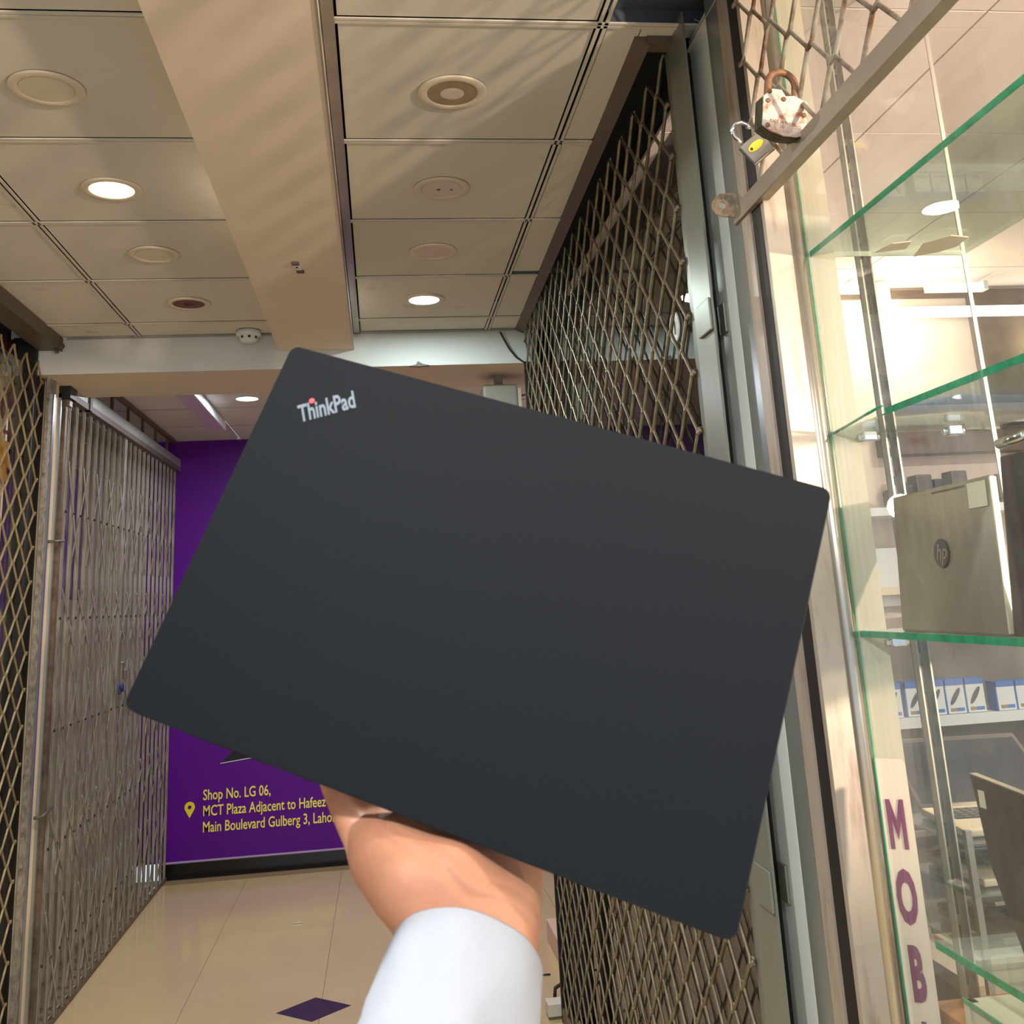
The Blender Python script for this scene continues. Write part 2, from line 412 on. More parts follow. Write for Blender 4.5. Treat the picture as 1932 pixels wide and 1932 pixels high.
# ================================================================== DOWNLIGHTS
def downlight(x, y, lens, label, on=None, r=.088, e=0, col=None):
    t = thing('downlight', label, 'ceiling light', (x, y, H), 'recessed round downlights')
    z = H
    MB().lathe((x, y, z), [(r, .002), (r, -.002), (r*.98, -.0032), (r*.76, -.0032), (r*.73, -.002), (r*.70, .004)]).build('trim_ring', 'ring', t)
    MB().disc((x, y, z-.002), r*.715, .004, 36).build('lens', lens, t)
    if lens == 'lens_tan':
        MB().lathe((x, y, z), [(.001, -.002), (.016, -.003), (.030, -.0022)]).build('lamp_cap', 'lens_off', t)
    if lens == 'lens_rust': MB().lathe((x, y, z), [(.02, -.001), (.016, -.006), (.001, -.008)]).build('lamp_cap', 'maroon', t)
    if lens == 'lens_pale':
        pass
    if on: lamp('AREA', (x, y, z-.012), e, col, .12, (x, y, 0))
    return t
yy = [2.355, 2.975, 3.565, 4.175]
downlight(-.772, yy[0], 'lens_off', 'unlit round downlight with pale lens, nearest one left of the beam')
downlight(-.772, yy[1], 'lit_warm', 'glowing warm yellow downlight left of the boxed beam', 1, e=24, col=(1, .92, .80))
downlight(-.772, yy[2], 'lens_off', 'unlit pale downlight just beyond the glowing warm one')
downlight(-.76, yy[3], 'lens_rust', 'unlit downlight with rusty brown centre near the smoke detector')
downlight(.205, yy[0], 'lens_tan', 'large unlit downlight with tan see-through lens, nearest one right of the beam')
dd = downlight(.213, yy[1], 'lens_off', 'unlit downlight with two dark spots on its cream lens')
MB().disc((.203, yy[1], H-.0035), .006, .002, 10).build('stain', 'lens_rust', dd)
MB().disc((.243, yy[1], H-.0035), .004, .002, 10).build('stain', 'lens_rust', dd)
downlight(.214, yy[2], 'lens_pink', 'unlit downlight with pinkish lens, between the spotted one and the bright white one')
downlight(.206, yy[3], 'lit_cool', 'glowing cool white downlight right of the boxed beam', 1, e=14, col=(.86, 1, .96))
downlight(-.771, 6.17, 'lit_blue', 'glowing blue-white downlight in the far bay before the purple wall', 1, e=20, col=(.88, .90, 1))
downlight(.50, 6.75, 'lit_cool', 'glowing downlight of the far bay, hidden by the held laptop', 1, e=26, col=(1, .95, .86))
for x, y, wh in ((-.77, 1.15, 'left of the beam, just out of frame above'), (.21, .55, 'right of the beam, almost overhead'), (-.77, -.6, 'left of the beam, behind the viewer'), (.21, -1.3, 'right of the beam, behind the viewer')):  # extra downlights out of view, added as fill from the viewer's side
    downlight(x, y, 'lit_warm', 'glowing white downlight added as fill, '+wh, 1, e=5 if y == .55 else 34, col=(.94, .98, 1))
# smoke detector
sd = thing('smoke_detector', 'white round smoke detector on the ceiling edge by the crossbeam', 'detector', (-.575, 4.63, H))
MB().lathe((-.575, 4.63, H), [(.0, 0), (.056, 0), (.056, -.016), (.052, -.022), (.044, -.024), (.042, -.04), (.030, -.050), (.001, -.052)]).build('housing', 'shelf_white', sd)
for kk in range(8):
    a = kk*PI/4+.2
    MB().box(-.006, .006, -.001, .0015, -.038, -.027).xf(Matrix.Translation((-.575+.0425*math.cos(a), 4.63+.0425*math.sin(a), H)) @ Matrix.Rotation(a+PI/2, 4, 'Z')).build('vent_slot', 'dark_metal', sd)
# cable hanging on crossbeam
cb = [(.585, 4.672, 1.235), (.60, 4.672, 1.20), (.625, 4.673, 1.15), (.655, 4.674, 1.11), (.69, 4.675, 1.085), (.725, 4.676, 1.082), (.745, 4.677, 1.085)]
tag(MB().tube(cb, .0042, 8).build('cable', 'black_rubber'), 'black cable drooping across the crossbeam beside the right shutter', 'cable')
# ================================================================== FAR WALL
wf = tag(box('wall_far', 'purple', (-1.66, 2.2, 7.70, 7.78, -1.57, H+.01)), kind='structure')
tag(MB().box(-1.50, 2.2, 7.675, 7.70, FL, -1.575).build('baseboard_far', 'black_stone'), kind='structure')
tag(MB().box(-1.50, 2.2, 7.692, 7.70, -1.575, -1.566).build('trim_1', 'tube_purple'), kind='structure')
def wtext(s, x, z, size, sx): return text_obj(s, 'lettering', 'ylw', (x, 7.697, z), (1, 0, .0), (0, 0, 1), size, wf, .001, sx, bold=.0008)
wtext('Shop No. LG 06,', -1.228, -1.197, .094, .70)
wtext('MCT Plaza Adjacent to Hafeez', -1.228, -1.297, .094, .70)
wtext('Main Boulevard Gulberg 3, Lahore', -1.228, -1.398, .094, .70)
pm = MB(); cx_, cz_ = -1.313, -1.235
pts = [(cx_+.034*math.cos(a), 7.698, cz_+.034*math.sin(a)) for a in [(-30+240*i/20)*PI/180 for i in range(21)]]+[(cx_, 7.698, cz_-.068)]
pm.prism(pts, (0, -.002, 0)).build('map_pin', 'pin', wf)
MB().disc((cx_, 7.693, cz_), .012, .004, 16, 'Y').build('map_pin_hole', 'purple', wf)
MB().prism([(-1.116, 7.698, -.972), (-1.03, 7.698, -.90), (-.96, 7.698, -.85), (-.86, 7.698, -.94), (-.95, 7.698, -.958)], (0, -.001, 0)).build('emblem', 'black_ink', wf)
MB().prism([(-1.118, 7.697, -.975), (-.85, 7.697, -.948), (-.85, 7.697, -.943), (-1.116, 7.697, -.970)], (0, -.001, 0)).build('emblem_line', 'white_ink', wf)
# far bay right wall and end walls
tag(box('wall_right', 'cream_wall', (1.40, 1.46, 4.66, 7.70, FL, H)), kind='structure')
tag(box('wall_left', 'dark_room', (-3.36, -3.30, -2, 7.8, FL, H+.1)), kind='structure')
box('wall_left', 'cream_wall', (-3.30, -1.66, 7.62, 7.70, FL, H)).data.name = 'wall'
tag([o for o in bpy.data.objects if o.name == 'wall_left.001'][0], kind='structure')
tag(box('floor', 'joint', (-3.3, -1.5, -2, 7.7, FL-.05, FL-.002)), kind='structure')
# light fixture trunking in far bay
tf = thing('ceiling_trunking', 'long purple-tinted boxed trunking on the far bay ceiling', 'trunking', (-1.04, 6.3, 1.2))
MB().box(-1.105, -1.012, 5.35, 6.92, 1.195, H-.002).build('cover', 'tube_purple', tf)
MB().box(-1.010, -1.000, 5.35, 6.92, 1.192, H-.004).build('lit_side', 'shelf_white', tf)  # white strip paints the lit right side of the trunking
# grey box under the crossbeam
sb = thing('speaker_box', 'light grey box with bent bracket hanging under the crossbeam', 'speaker', (.60, 4.98, .84))
MB().box(.515, .685, 4.90, 5.06, .84, 1.030, bev=.012).build('housing', 'box_grey', sb)
MB().box(.683, .705, 4.91, 5.05, .85, 1.01, bev=.004).build('side_cap', 'ring', sb)
MB().box(.58, .62, 4.95, 5.0, 1.025, 1.085).build('hanger', 'box_grey', sb)
MB().tube([(.70, 4.96, .98), (.735, 4.96, .985), (.755, 4.96, .95), (.768, 4.96, .90)], .006, 8).build('bracket_arm', 'trim_alu', sb)
# ================================================================== SCISSOR GATE (left, far bay)
GX = -1.46; gy0, gy1 = 5.03, 7.63; gt = 1.045
gate = thing('scissor_gate', 'closed steel scissor gate of upright bars and crossed flats beside the purple wall', 'gate', (GX, 6.3, FL))
tr = MB(); tr.setm('track_top').box(GX-.012, GX+.030, 5.03, 7.70, 1.062, 1.118); tr.build('top_track', None, gate)
MB().box(GX-.02, GX+.034, 5.0, 7.70, 1.030, 1.060).build('track_lip', 'track_lip', gate)
MB().box(GX-.02, GX+.040, 5.26, 5.30, 1.03, 1.135).build('track_hanger', 'track_lip', gate)
MB().box(GX-.03, GX+.036, 4.93, 5.04, 1.03, 1.085).build('end_stop', 'black_plastic', gate)
MB().box(GX-.012, GX+.012, 5.0, 7.68, FL, FL+.02).build('floor_track', 'gate_dark', gate)
nv = 22; dy = (gy1-gy0)/(nv-1)
v0 = None; vb = None
for i in range(nv):
    y = gy0+i*dy
    if v0 is None:
        v0 = MB().box(GX-.001, GX+.010, gy0-.015, gy0-.010, FL+.012, gt).box(GX-.001, GX+.010, gy0+.010, gy0+.015, FL+.012, gt).box(GX-.002, GX+.001, gy0-.015, gy0+.015, FL+.012, gt).build('upright_bar', 'gate', gate)
    elif i == 9: MB().box(GX-.002, GX+.012, y-.030, y-.003, FL+.012, gt).box(GX-.002, GX+.012, y+.003, y+.024, FL+.012, gt).build('meeting_bar', 'gate', gate)
    else: copy_part(v0, gate, (0, y-gy0, 0))
def flat(ya, za, yb_, zb, x, name, par):
    d = Vector((0, yb_-ya, zb-za)); n = Vector((1, 0, 0)).cross(d).normalized()*.008
    a = Vector((x, ya, za))
    return MB().obox(a-n, d, n*2, (.003, 0, 0)).build(name, 'gate', par)
f1 = f2 = None
rv = MB()
for zc in (.51, .03, -.45, -.93, -1.38):
    hh = .235 if zc > -1.3 else .2
    for i in range(0, nv-1):
        y = gy0+i*dy
        rv.disc((GX+.012, y, zc), .006, .006, 8, 'X')
        a, b = max(y-dy, gy0), min(y+dy, gy1)
        if i % 1 == 0 and i > 0:
            s_ = -1 if i % 2 else 1
            flat(y-dy*.92, zc-hh*s_*(1 if zc not in (.03, -.93) else .55), y+dy*.92, zc+hh*s_*(1 if zc not in (.03, -.93) else .55), GX+(.0085 if s_ > 0 else .012), 'lattice_bar', gate)
rv.setm('gate_dark'); o = rv.build('rivets', 'dark_metal', gate); o['kind'] = 'stuff'
# latch, padlock and blue string on the gate
lp = at_x(236, 1262, GX+.03)
pl = thing('gate_padlock', 'small brass-grey padlock hanging from wire on the scissor gate', 'padlock', (lp.x, lp.y, lp.z-.06))
MB().box(lp.x-.006, lp.x+.008, lp.y-.022, lp.y+.022, lp.z-.055, lp.z-.005, bev=.004).build('body', 'lock_grey', pl)
MB().tube([(lp.x, lp.y-.014, lp.z-.006), (lp.x, lp.y-.014, lp.z+.02), (lp.x, lp.y-.006, lp.z+.034), (lp.x, lp.y+.006, lp.z+.034), (lp.x, lp.y+.014, lp.z+.02), (lp.x, lp.y+.014, lp.z-.006)], .0035, 8).build('shackle', 'chrome', pl)
tag(MB().tube([(lp.x, lp.y-.10, lp.z+.04), (lp.x+.004, lp.y-.05, lp.z+.036), (lp.x+.006, lp.y-.01, lp.z+.028), (lp.x+.006, lp.y+.02, lp.z+.045), (lp.x, lp.y+.09, lp.z+.05)], .003, 6).build('tie_wire', 'trim_alu'), 'loop of pale wire tied round the scissor gate bars', 'wire')
bs = at_x(229, 1298, GX+.03); bw = MB()
for q in range(5): bw.tube([(bs.x, bs.y-.05+.01*q, bs.z+.02-.01*q), (bs.x+.008, bs.y-.01, bs.z-.02+.012*q), (bs.x, bs.y+.05, bs.z+.015-.009*q)], .003, 6)
bw.tube([(bs.x, bs.y-.05, bs.z+.025), (bs.x, bs.y-.05, bs.z-.03), (bs.x, bs.y-.01, bs.z-.03), (bs.x, bs.y-.01, bs.z+.02)], .003, 6)
tag(bw.build('string_tie', 'navy'), 'dark blue string knotted round the gate bars below the padlock', 'string')
# transom frame above gate
tn = thing('transom_frame', 'dark steel transom frame with short upright bars above the scissor gate', 'frame', (-1.46, 6.4, 1.1))
MB().box(-1.475, -1.45, 5.2, 7.70, H-.022, H-.002).build('top_rail', 'gate_dark', tn)
for y in (5.46, 5.84, 6.22, 6.60, 6.98, 7.36): MB().box(-1.471, -1.455, y-.008, y+.008, 1.10, H-.01).build('upright_bar', 'gate_dark', tn)
# dark shop behind gate, purple panel with yellow marks inside
wp = thing('shop_panel', 'dark purple panel with bits of yellow print behind the scissor gate', 'poster', (-1.9, 6.2, .1))
MB().box(-1.92, -1.90, 5.3, 7.0, .15, .95).build('sheet', 'purple', wp)
for px_, py_, hh in ((174, 868, .09), (207, 880, .10), (222, 884, .08), (233, 890, .09)):
    p = at_x(px_, py_, -1.899); MB().box(-1.899, -1.896, p.y-.014, p.y+.014, p.z-hh/2, p.z+hh/2).build('print_mark', 'pin', wp)
tag(box('window_1', 'glass_left', (-1.56, -1.552, 5.0, 7.66, FL, 1.08)), kind='structure')
# ================================================================== PILLAR (left)
pi = thing('pillar', 'cream panelled pillar between the left shutter and the scissor gate', 'pillar', (-1.5, 4.88, FL), kind='structure')
MB().box(-1.66, -1.475, 4.80, 5.0, FL, H+.1).build('core', 'pillar', pi)
MB().box(-1.475, -1.462, 4.75, 4.80, FL, 1.16).build('edge_strip', 'pillar_edge', pi)
MB().box(-1.475, -1.458, 4.805, 4.83, FL, 1.10).build('edge_strip', 'silver', pi)
MB().box(-1.475, -1.466, 4.85, 4.875, FL, 1.08).build('edge_strip', 'pillar', pi)
MB().box(-1.475, -1.464, 4.93, 4.95, FL, 1.05).build('edge_strip', 'silver', pi)
MB().box(-1.475, -1.452, 4.97, 5.0, FL, 1.05).build('edge_strip', 'gate_dark', pi)
MB().box(-1.6, -1.50, 4.66, 4.80, FL, H).build('recess_shade', 'channel', pi)  # black block painted in for the shade between shutter end and pillar
hk = at_x(92, 1022, -1.46); MB().tube([(-1.470, hk.y-.01, hk.z), (-1.44, hk.y, hk.z), (-1.44, hk.y+.15, hk.z+.012)], .007, 6).build('gate_hasp', 'rail_brown', pi)
hk = at_x(68, 1543, -1.46); MB().tube([(-1.470, hk.y-.01, hk.z), (-1.44, hk.y, hk.z), (-1.44, hk.y+.15, hk.z+.012)], .007, 6).build('gate_hasp', 'rail_brown', pi)
MB().box(-1.478, -1.44, 4.985, 5.03, 1.0, 1.07).build('track_bracket', 'gate', pi)
# little bracket knob at ceiling corner
kp = at_y(116, 654, 4.68)
kn = thing('ceiling_bolt', 'round rusty bolt head at the ceiling corner above the pillar', 'bolt', (kp.x, 4.66, kp.z-.02))
MB().disc((kp.x, 4.645, kp.z), .016, .03, 16, 'Y').build('bolt_head', 'gate_dark', kn); MB().box(kp.x-.02, kp.x-.008, 4.655, 4.675, kp.z-.032, kp.z-.012).build('nut', 'gate_dark', kn)
# ================================================================== ROLLING GRILLES
def link_rows(parent, x, ya, yb_, z0, z1, W, Hh, r, material, name='link_rod', xo=.003, seg=6):
    """each row is one zigzag wire hooked into the next"""
    n = int(round((yb_-ya)/(W/2))); rows = int((z1-z0)/(Hh/2)); src = []
    for par in (0, 1):
        pts = []
        for i in range(n+1):
            y = ya+i*W/2; up = (i+par) % 2; s_ = 1 if up else -1
            zz = (Hh/2+.006 if up else -.006)
            pts += [(x, y-.011, zz-.010*s_), (x+xo*s_, y-.003, zz), (x+xo*s_, y+.003, zz), (x, y+.011, zz-.010*s_)]
        o = MB().tube([(p[0], p[1], p[2]+z0) for p in pts], r, seg).build(name, material, parent); src.append(o)
    src[1].location.z += Hh/2
    for kk in range(2, rows): copy_part(src[kk % 2], parent, (0, 0, (kk-kk % 2)*Hh/2))
# --- left shutter
lg = thing('rolling_grille', 'closed tan link shutter across the left shop front', 'shutter', (-1.47, 3.5, FL))
link_rows(lg, -1.47, 2.46, 4.66, FL+.05, 1.17, .152, .144, .0048, 'mesh_rod_left')
MB().box(-1.50, -1.40, 2.2, 4.72, H-.055, H-.002).build('head_rail', 'rail_brown', lg)
MB().box(-1.402, -1.398, 2.2, 4.70, H-.06, H-.0005).build('head_lip', 'rail_brown', lg)
MB().box(-1.485, -1.455, 2.4, 4.66, FL, FL+.05).build('bottom_bar', 'gate_dark', lg)
tag(box('window_2', 'glass_left', (-1.535, -1.527, -1, 4.66, FL, 1.12)), kind='structure')
ps = thing('wall_poster', 'white advertising poster with dark maroon shapes inside the left shop', 'poster', (-1.60, 4.6, .6))
MB().box(-1.61, -1.60, 3.9, 4.64, .2, 1.08).build('sheet', 'paper', ps)
for u, v, a, b in ((22, 665, .045, .06), (8, 650, .03, .05), (18, 742, .03, .07), (42, 735, .02, .06), (6, 760, .03, .07), (38, 690, .025, .05)):
    p = at_x(u, v, -1.599); q = MB(); q.prism([(-1.599, p.y+a*math.cos(t*PI/8), p.z+b*math.sin(t*PI/8)) for t in range(16)], (.002, 0, 0)); q.build('printed_shape', 'maroon', ps)
p = at_x(10, 815, -1.599); MB().box(-1.599, -1.597, p.y-.25, p.y+.10, p.z-.008, p.z+.008).build('printed_line', 'redline', ps)
ysn = thing('yellow_sign', 'yellow sign with a black figure in the left shop, below the poster', 'sign', (-1.585, 4.4, .5))
p = at_x(16, 872, -1.58); MB().box(-1.59, -1.58, p.y-.35, p.y+.12, p.z-.085, p.z+.085).build('panel', 'yellow', ysn)
text_obj('3', 'lettering', 'black_ink', (-1.578, p.y-.02, p.z-.05), (0, 1, 0), (0, 0, 1), .15, ysn, .001, .8, bold=.004)
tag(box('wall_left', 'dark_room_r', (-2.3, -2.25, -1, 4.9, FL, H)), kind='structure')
# --- right shutter
rg = thing('rolling_grille', 'closed grey-brown link shutter across the dark shop on the right', 'shutter', (.70, 3.4, FL))
link_rows(rg, .70, 2.165, 4.66, FL+.05, 1.30, .151, .1305, .0044, 'mesh_rod')
MB().prism([(.612, 2.08, H-.004), (.660, 4.69, H-.004), (.697, 4.69, H-.020), (.646, 2.08, H-.020)], (0, 0, .03)).build('head_rail', 'rail_brown', rg)
MB().box(.640, .72, 2.075, 2.115, H-.016, H+.004).build('head_end', 'rail_brown', rg)
pr_ = MB().prism([(.70, 2.00, FL), (.70, 2.118, FL), (.707, 2.165, FL), (.715, 2.165, FL), (.708, 2.118, FL), (.7055, 2.00, FL)], (0, 0, H+.02-FL)); pr_.build('guide_post', 'post_grey', rg)
MB().box(.69, .745, 4.655, 4.675, FL, 1.08).build('guide_post', 'channel', rg)
MB().tube([(.735, 4.665, FL), (.735, 4.665, 1.22)], .010, 8).build('guide_pipe', 'silver', rg)
MB().box(.69, .72, 2.165, 4.66, FL, FL+.055).build('bottom_bar', 'gate_dark', rg)
for z in (.56, -.545):
    p = MB().box(.6935, .6995, 2.0, 2.085, z-.035, z+.035, bev=.002).build('weld_plate', 'post_grey', rg)
    MB().box(.738, .746, 2.035, 2.075, z-.032, z+.034, bev=.002).build('plaster_patch', 'post_grey', rg)
tag(box('window_3', 'glass_dark', (.80, .808, 2.17, 4.68, FL, 1.2)), kind='structure')
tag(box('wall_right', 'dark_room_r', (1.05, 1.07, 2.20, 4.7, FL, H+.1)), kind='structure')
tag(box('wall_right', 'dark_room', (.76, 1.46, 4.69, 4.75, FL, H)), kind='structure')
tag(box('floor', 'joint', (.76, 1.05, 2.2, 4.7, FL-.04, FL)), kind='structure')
# round sticker on the dark glass
p = at_x(1274, 618, .797)
st = thing('round_sticker', 'round white sticker with black marks on the glass behind the right shutter', 'sticker', (.797, p.y, p.z))
MB().disc((.793, p.y, p.z), .042, .004, 28, 'X').build('sheet', 'shelf_white', st)
MB().prism([(.7925, p.y+.012, p.z-.02), (.7925, p.y+.018, p.z-.02), (.7925, p.y+.018, p.z+.024), (.7925, p.y+.008, p.z+.012), (.7925, p.y+.012, p.z+.012)], (-.001, 0, 0)).prism([(.7925, p.y-.012, p.z-.022), (.7925, p.y-.006, p.z-.022), (.7925, p.y-.004, p.z+.022), (.7925, p.y-.014, p.z+.012)], (-.001, 0, 0)).build('print_mark', 'black_ink', st)
# small stock on a shelf in the dark shop
ds = thing('stock_shelf', 'dim display shelf inside the closed shop behind the right shutter', 'shelf', (1.6, 3.4, -.2))
MB().box(.88, 1.05, 2.4, 4.5, .02, .04).build('board', 'shop_wall_low', ds); MB().box(.88, 1.05, 2.4, 4.5, -.5, -.48).build('board', 'shop_wall_low', ds)
ORD = ['first', 'second', 'third', 'fourth', 'fifth', 'sixth', 'seventh', 'eighth', 'ninth']
cols = ['shelf_white', 'purple', 'black_plastic', 'carton', 'shop_wall_low']
for kk in range(9):
    y = 2.5+kk*.22; h = random.uniform(.09, .2); c_ = cols[kk % 5]
    tag(MB().box(.92, 1.02, y, y+random.uniform(.09, .15), .04, .04+h, bev=.003).build('carton', c_), 'dim %s carton on the stock shelf of the closed shop, %s from the near end' % ({'shelf_white': 'white', 'purple': 'purple', 'black_plastic': 'black', 'carton': 'pale', 'shop_wall_low': 'grey'}[c_], ORD[kk]), 'box', 'cartons on the dim stock shelf')
# ================================================================== SHOP FRONT (right, near)
sf = thing('shop_front_frame', 'white and metal door jambs of the glazed laptop shop on the right', 'door frame', (.75, 1.9, FL), kind='structure')
MB().box(.745, .80, 1.943, 2.092, FL, H).build('white_panel', 'post_white', sf)
MB().box(.736, .80, 1.870, 1.943, FL, H+.1).build('silver_strip', 'silver', sf)
MB().box(.736, .80, 1.824, 1.870, FL, H+.1).build('worn_strip', 'brass_wood', sf)
MB().box(.741, .81, 1.781, 1.824, FL, H+.1).build('shutter_channel_shade', 'channel', sf)  # flush black block stands in for the shade inside the open channel
MB().box(.742, .80, 1.765, 1.781, FL, H+.1).build('worn_strip', 'brass_wood', sf)
zt = H-FL+.1
MB().prism([(.744, 1.765, FL), (.785, 1.782-.016, FL), (.787, 1.80, FL), (.744, 1.80, FL)], (0, 0, zt)).build('jamb_panel', 'jamb', sf)
MB().tube([(.801, 1.772, FL), (.801, 1.772, H+.1)], .0155, 16).build('round_mullion', 'alu', sf)
MB().box(.740, .79, 2.092, 2.20, FL, H+.1).build('gap_shade', 'channel', sf)  # black block painted in for the shade of the gap behind the post
MB().prism([(.735, 2.14, H-.03), (.735, -1, H-.03), (.75, -1, H), (.75, 2.14, H)], (.03, 0, 0)).build('ceiling_cove', 'grid', sf)
# stone fillers and white paint chips
bp_ = at_x(1388, 1475, .735)
# chamfer column with vinyl lettering
A = Vector((.815, 1.765, 0)); cd = Vector((1, -.6, 0)).normalized()
fc = thing('case_column', 'slim cream column at the end of the glass showcase with purple letters', 'column', (.84, 1.75, FL), kind='structure')
MB().prism([A+Vector((0, 0, FL)), A+cd*.051+Vector((0, 0, FL)), A+cd*.051+Vector((.004, .03, FL)), A+Vector((.01, .03, FL))], (0, 0, H-FL)).build('column_face', 'cream_col', fc)
o_ = A+cd*.0015; nn = Vector((-.6, -1, 0)).normalized()
MB().prism([o_+nn*.002+Vector((0, 0, FL)), o_+nn*.002+cd*.0495+Vector((0, 0, FL)), o_+nn*.002+cd*.0495+Vector((0, 0, -.300)), o_+nn*.002+cd*.045+Vector((0, 0, -.292)), o_+nn*.002+Vector((0, 0, -.290))], nn*.001).build('vinyl_panel', 'vinyl', fc)
mo = A+nn*.0045+Vector((0, 0, -.430))
MB().prism([mo+cd*(.0115+.028*a)+Vector((0, 0, .076*b)) for a, b in ((0, 0), (0, 1), (.24, 1), (.5, .56), (.76, 1), (1, 1), (1, 0), (.76, 0), (.76, .60), (.5, .18), (.24, .60), (.24, 0))], nn*.0006).build('letter', 'magenta', fc)
for ch, z in (('O', -.537), ('B', -.6485), ('I', -.757), ('L', -.866), ('E', -.975)):
    text_obj(ch, 'letter', 'magenta', A+cd*(.0255 if ch != 'M' else .0255)+nn*.004+Vector((0, 0, z)), cd, (0, 0, 1), .105, fc, .0004, .34 if ch == 'M' else .36, 'CENTER', bold=.005)
# glass showcase
gc = thing('glass_showcase', 'tall glass showcase with green-edged shelves and laptops right of the shop front', 'display case', (.97, 1.2, FL))
Y1 = 1.762; XA, XB = .818, 1.135; YN = .35
MB().box(XA-.003, XA+.003, YN, Y1, FL, H).build('front_pane', 'glass_case', gc)
MB().box(XA+.05, XB, Y1, Y1+.006, FL, H).build('end_pane', 'glass_case', gc)
MB().box(XB, XB+.006, YN, Y1, FL, H).build('back_pane', 'glass_case', gc)
MB().box(XA-.004, XA-.002, Y1-.003, Y1-.001, FL, H).build('pane_edge', 'green_edge', gc)
MB().box(XB-.001, XB+.007, Y1+.0065, Y1+.009, FL, H).build('pane_edge', 'trim_alu', gc)
for z, y1 in ((.600, Y1), (.260, Y1-.20), (-.094, Y1), (-.545, 1.645)):
    sh = MB().box(XA+.004, XB-.002, YN, y1, z, z+.010).build('shelf', 'glass_shelf', gc)
    MB().box(XA+.0025, XA+.0045, YN, y1-.0, z-.0003, z+.0103).build('shelf_edge', 'green_edge', sh)
    if z > .5: MB().box(XA+.004, XB-.002, y1-.001, y1+.001, z, z+.010).build('shelf_edge', 'trim_alu', sh)
# broken end of second shelf (hooked curve of cracked glass)
q = MB(); q.prism([(XA+.003, Y1, .260), (XA+.003, Y1-.20, .260), (XB-.01, Y1-.20, .260), (XB-.01, Y1, .260)], (0, 0, .003)).build('cracked_corner', 'glass_shelf', gc)
MB().tube([(XA+.003, Y1, .262), (XA+.003, Y1-.06, .266), (XA+.003, Y1-.13, .272), (XA+.003, Y1-.19, .276)], .0025, 6).build('cracked_edge', 'green_edge', gc)
# slotted uprights
def upright(x, y, name='slotted_upright'):
    u_ = MB().box(x-.012, x-.009, y, y+.02, FL, H).box(x+.009, x+.012, y, y+.02, FL, H).box(x-.012, x+.012, y+.018, y+.021, FL, H).build(name, 'trim_alu', gc)
    sl = MB().box(x-.003, x+.003, y+.014, y+.0185, -.018, .018)
    o = sl.build('slot', 'dark_metal', u_)
    z = FL+.05; first = True
    while z < H-.03:
        if first: o.location.z = z; first = False
        else:
            c_ = o.copy(); C.objects.link(c_); c_.parent = u_; c_.location = (0, 0, z)
        z += .052
    return u_
upright(.938, Y1+.012); upright(.938, .42)
for x, y, z in ((.872, 1.735, .245), (1.015, 1.70, .245), (.872, 1.735, -.108), (1.015, 1.70, -.108)):
    MB().box(x-.014, x+.014, y-.012, y+.012, z-.004, z+.012, bev=.003).disc((x-.02, y, z+.003), .006, .04, 10, 'X').build('shelf_clip', 'chrome', gc)
MB().prism([(1.02, 1.745, .592), (1.055, 1.72, .592), (1.075, 1.69, .592), (1.07, 1.64, .592), (1.03, 1.63, .592), (1.0, 1.67, .592)], (0, 0, .002)).prism([(.93, 1.72, .592), (.98, 1.70, .592), (.97, 1.66, .592), (.94, 1.67, .592)], (0, 0, .002)).build('tape_patch', 'tape', gc)
# lower counter part of the case
lc = thing('counter_case', 'low glass counter with cream edging below the showcase shelf', 'counter', (1.1, 1.2, FL))
MB().box(.833, 1.3, .5, 1.60, -.625, -.600).build('counter_top', 'cream_col', lc)
MB().box(.833, .840, .5, 1.60, FL, -.63).build('glass_side', 'glass_case', lc)
MB().box(.829, .845, 1.585, 1.60, FL, -.60).box(.829, .845, .5, .515, FL, -.60).build('edge_post', 'cream_col', lc)
MB().box(.827, .830, .5, 1.60, -.603, -.597).build('glass_edge', 'green_edge', lc)
wb = at_y(1810, 1925, 1.75)
tag(MB().box(wb.x-.02, wb.x+.14, 1.62, 1.80, wb.z-.16, wb.z+.012, bev=.002).build('wooden_box', 'wood'), 'small brown wooden box under the counter at the lower right', 'box')
# ================================================================== SHOP INTERIOR
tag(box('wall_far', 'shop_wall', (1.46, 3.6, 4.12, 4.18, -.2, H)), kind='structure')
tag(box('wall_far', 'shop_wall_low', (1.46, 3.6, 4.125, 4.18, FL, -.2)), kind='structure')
tag(box('wall_right', 'shop_wall', (3.6, 3.66, -1, 4.15, FL, H)), kind='structure')
tag(box('floor', 'floor', (.82, 3.7, -1, 4.18, FL-.04, FL)), kind='structure')
sce = tag(box('ceiling', 'plenum', (.80, 3.7, -1.2, 4.18, H+.05, H+.08)), kind='structure')
for i in range(5):
    for j in range(9):
        a = .80+.61*i; b = 1.94-.63*4+.63*j
        box('ceiling_tile', 'shop_ceiling', (a+.003, min(a+.61, 3.7)-.003, b+.003, min(b+.63, 4.15)-.003, H, H+.012), sce) if b < 4.1 and a < 3.6 else None
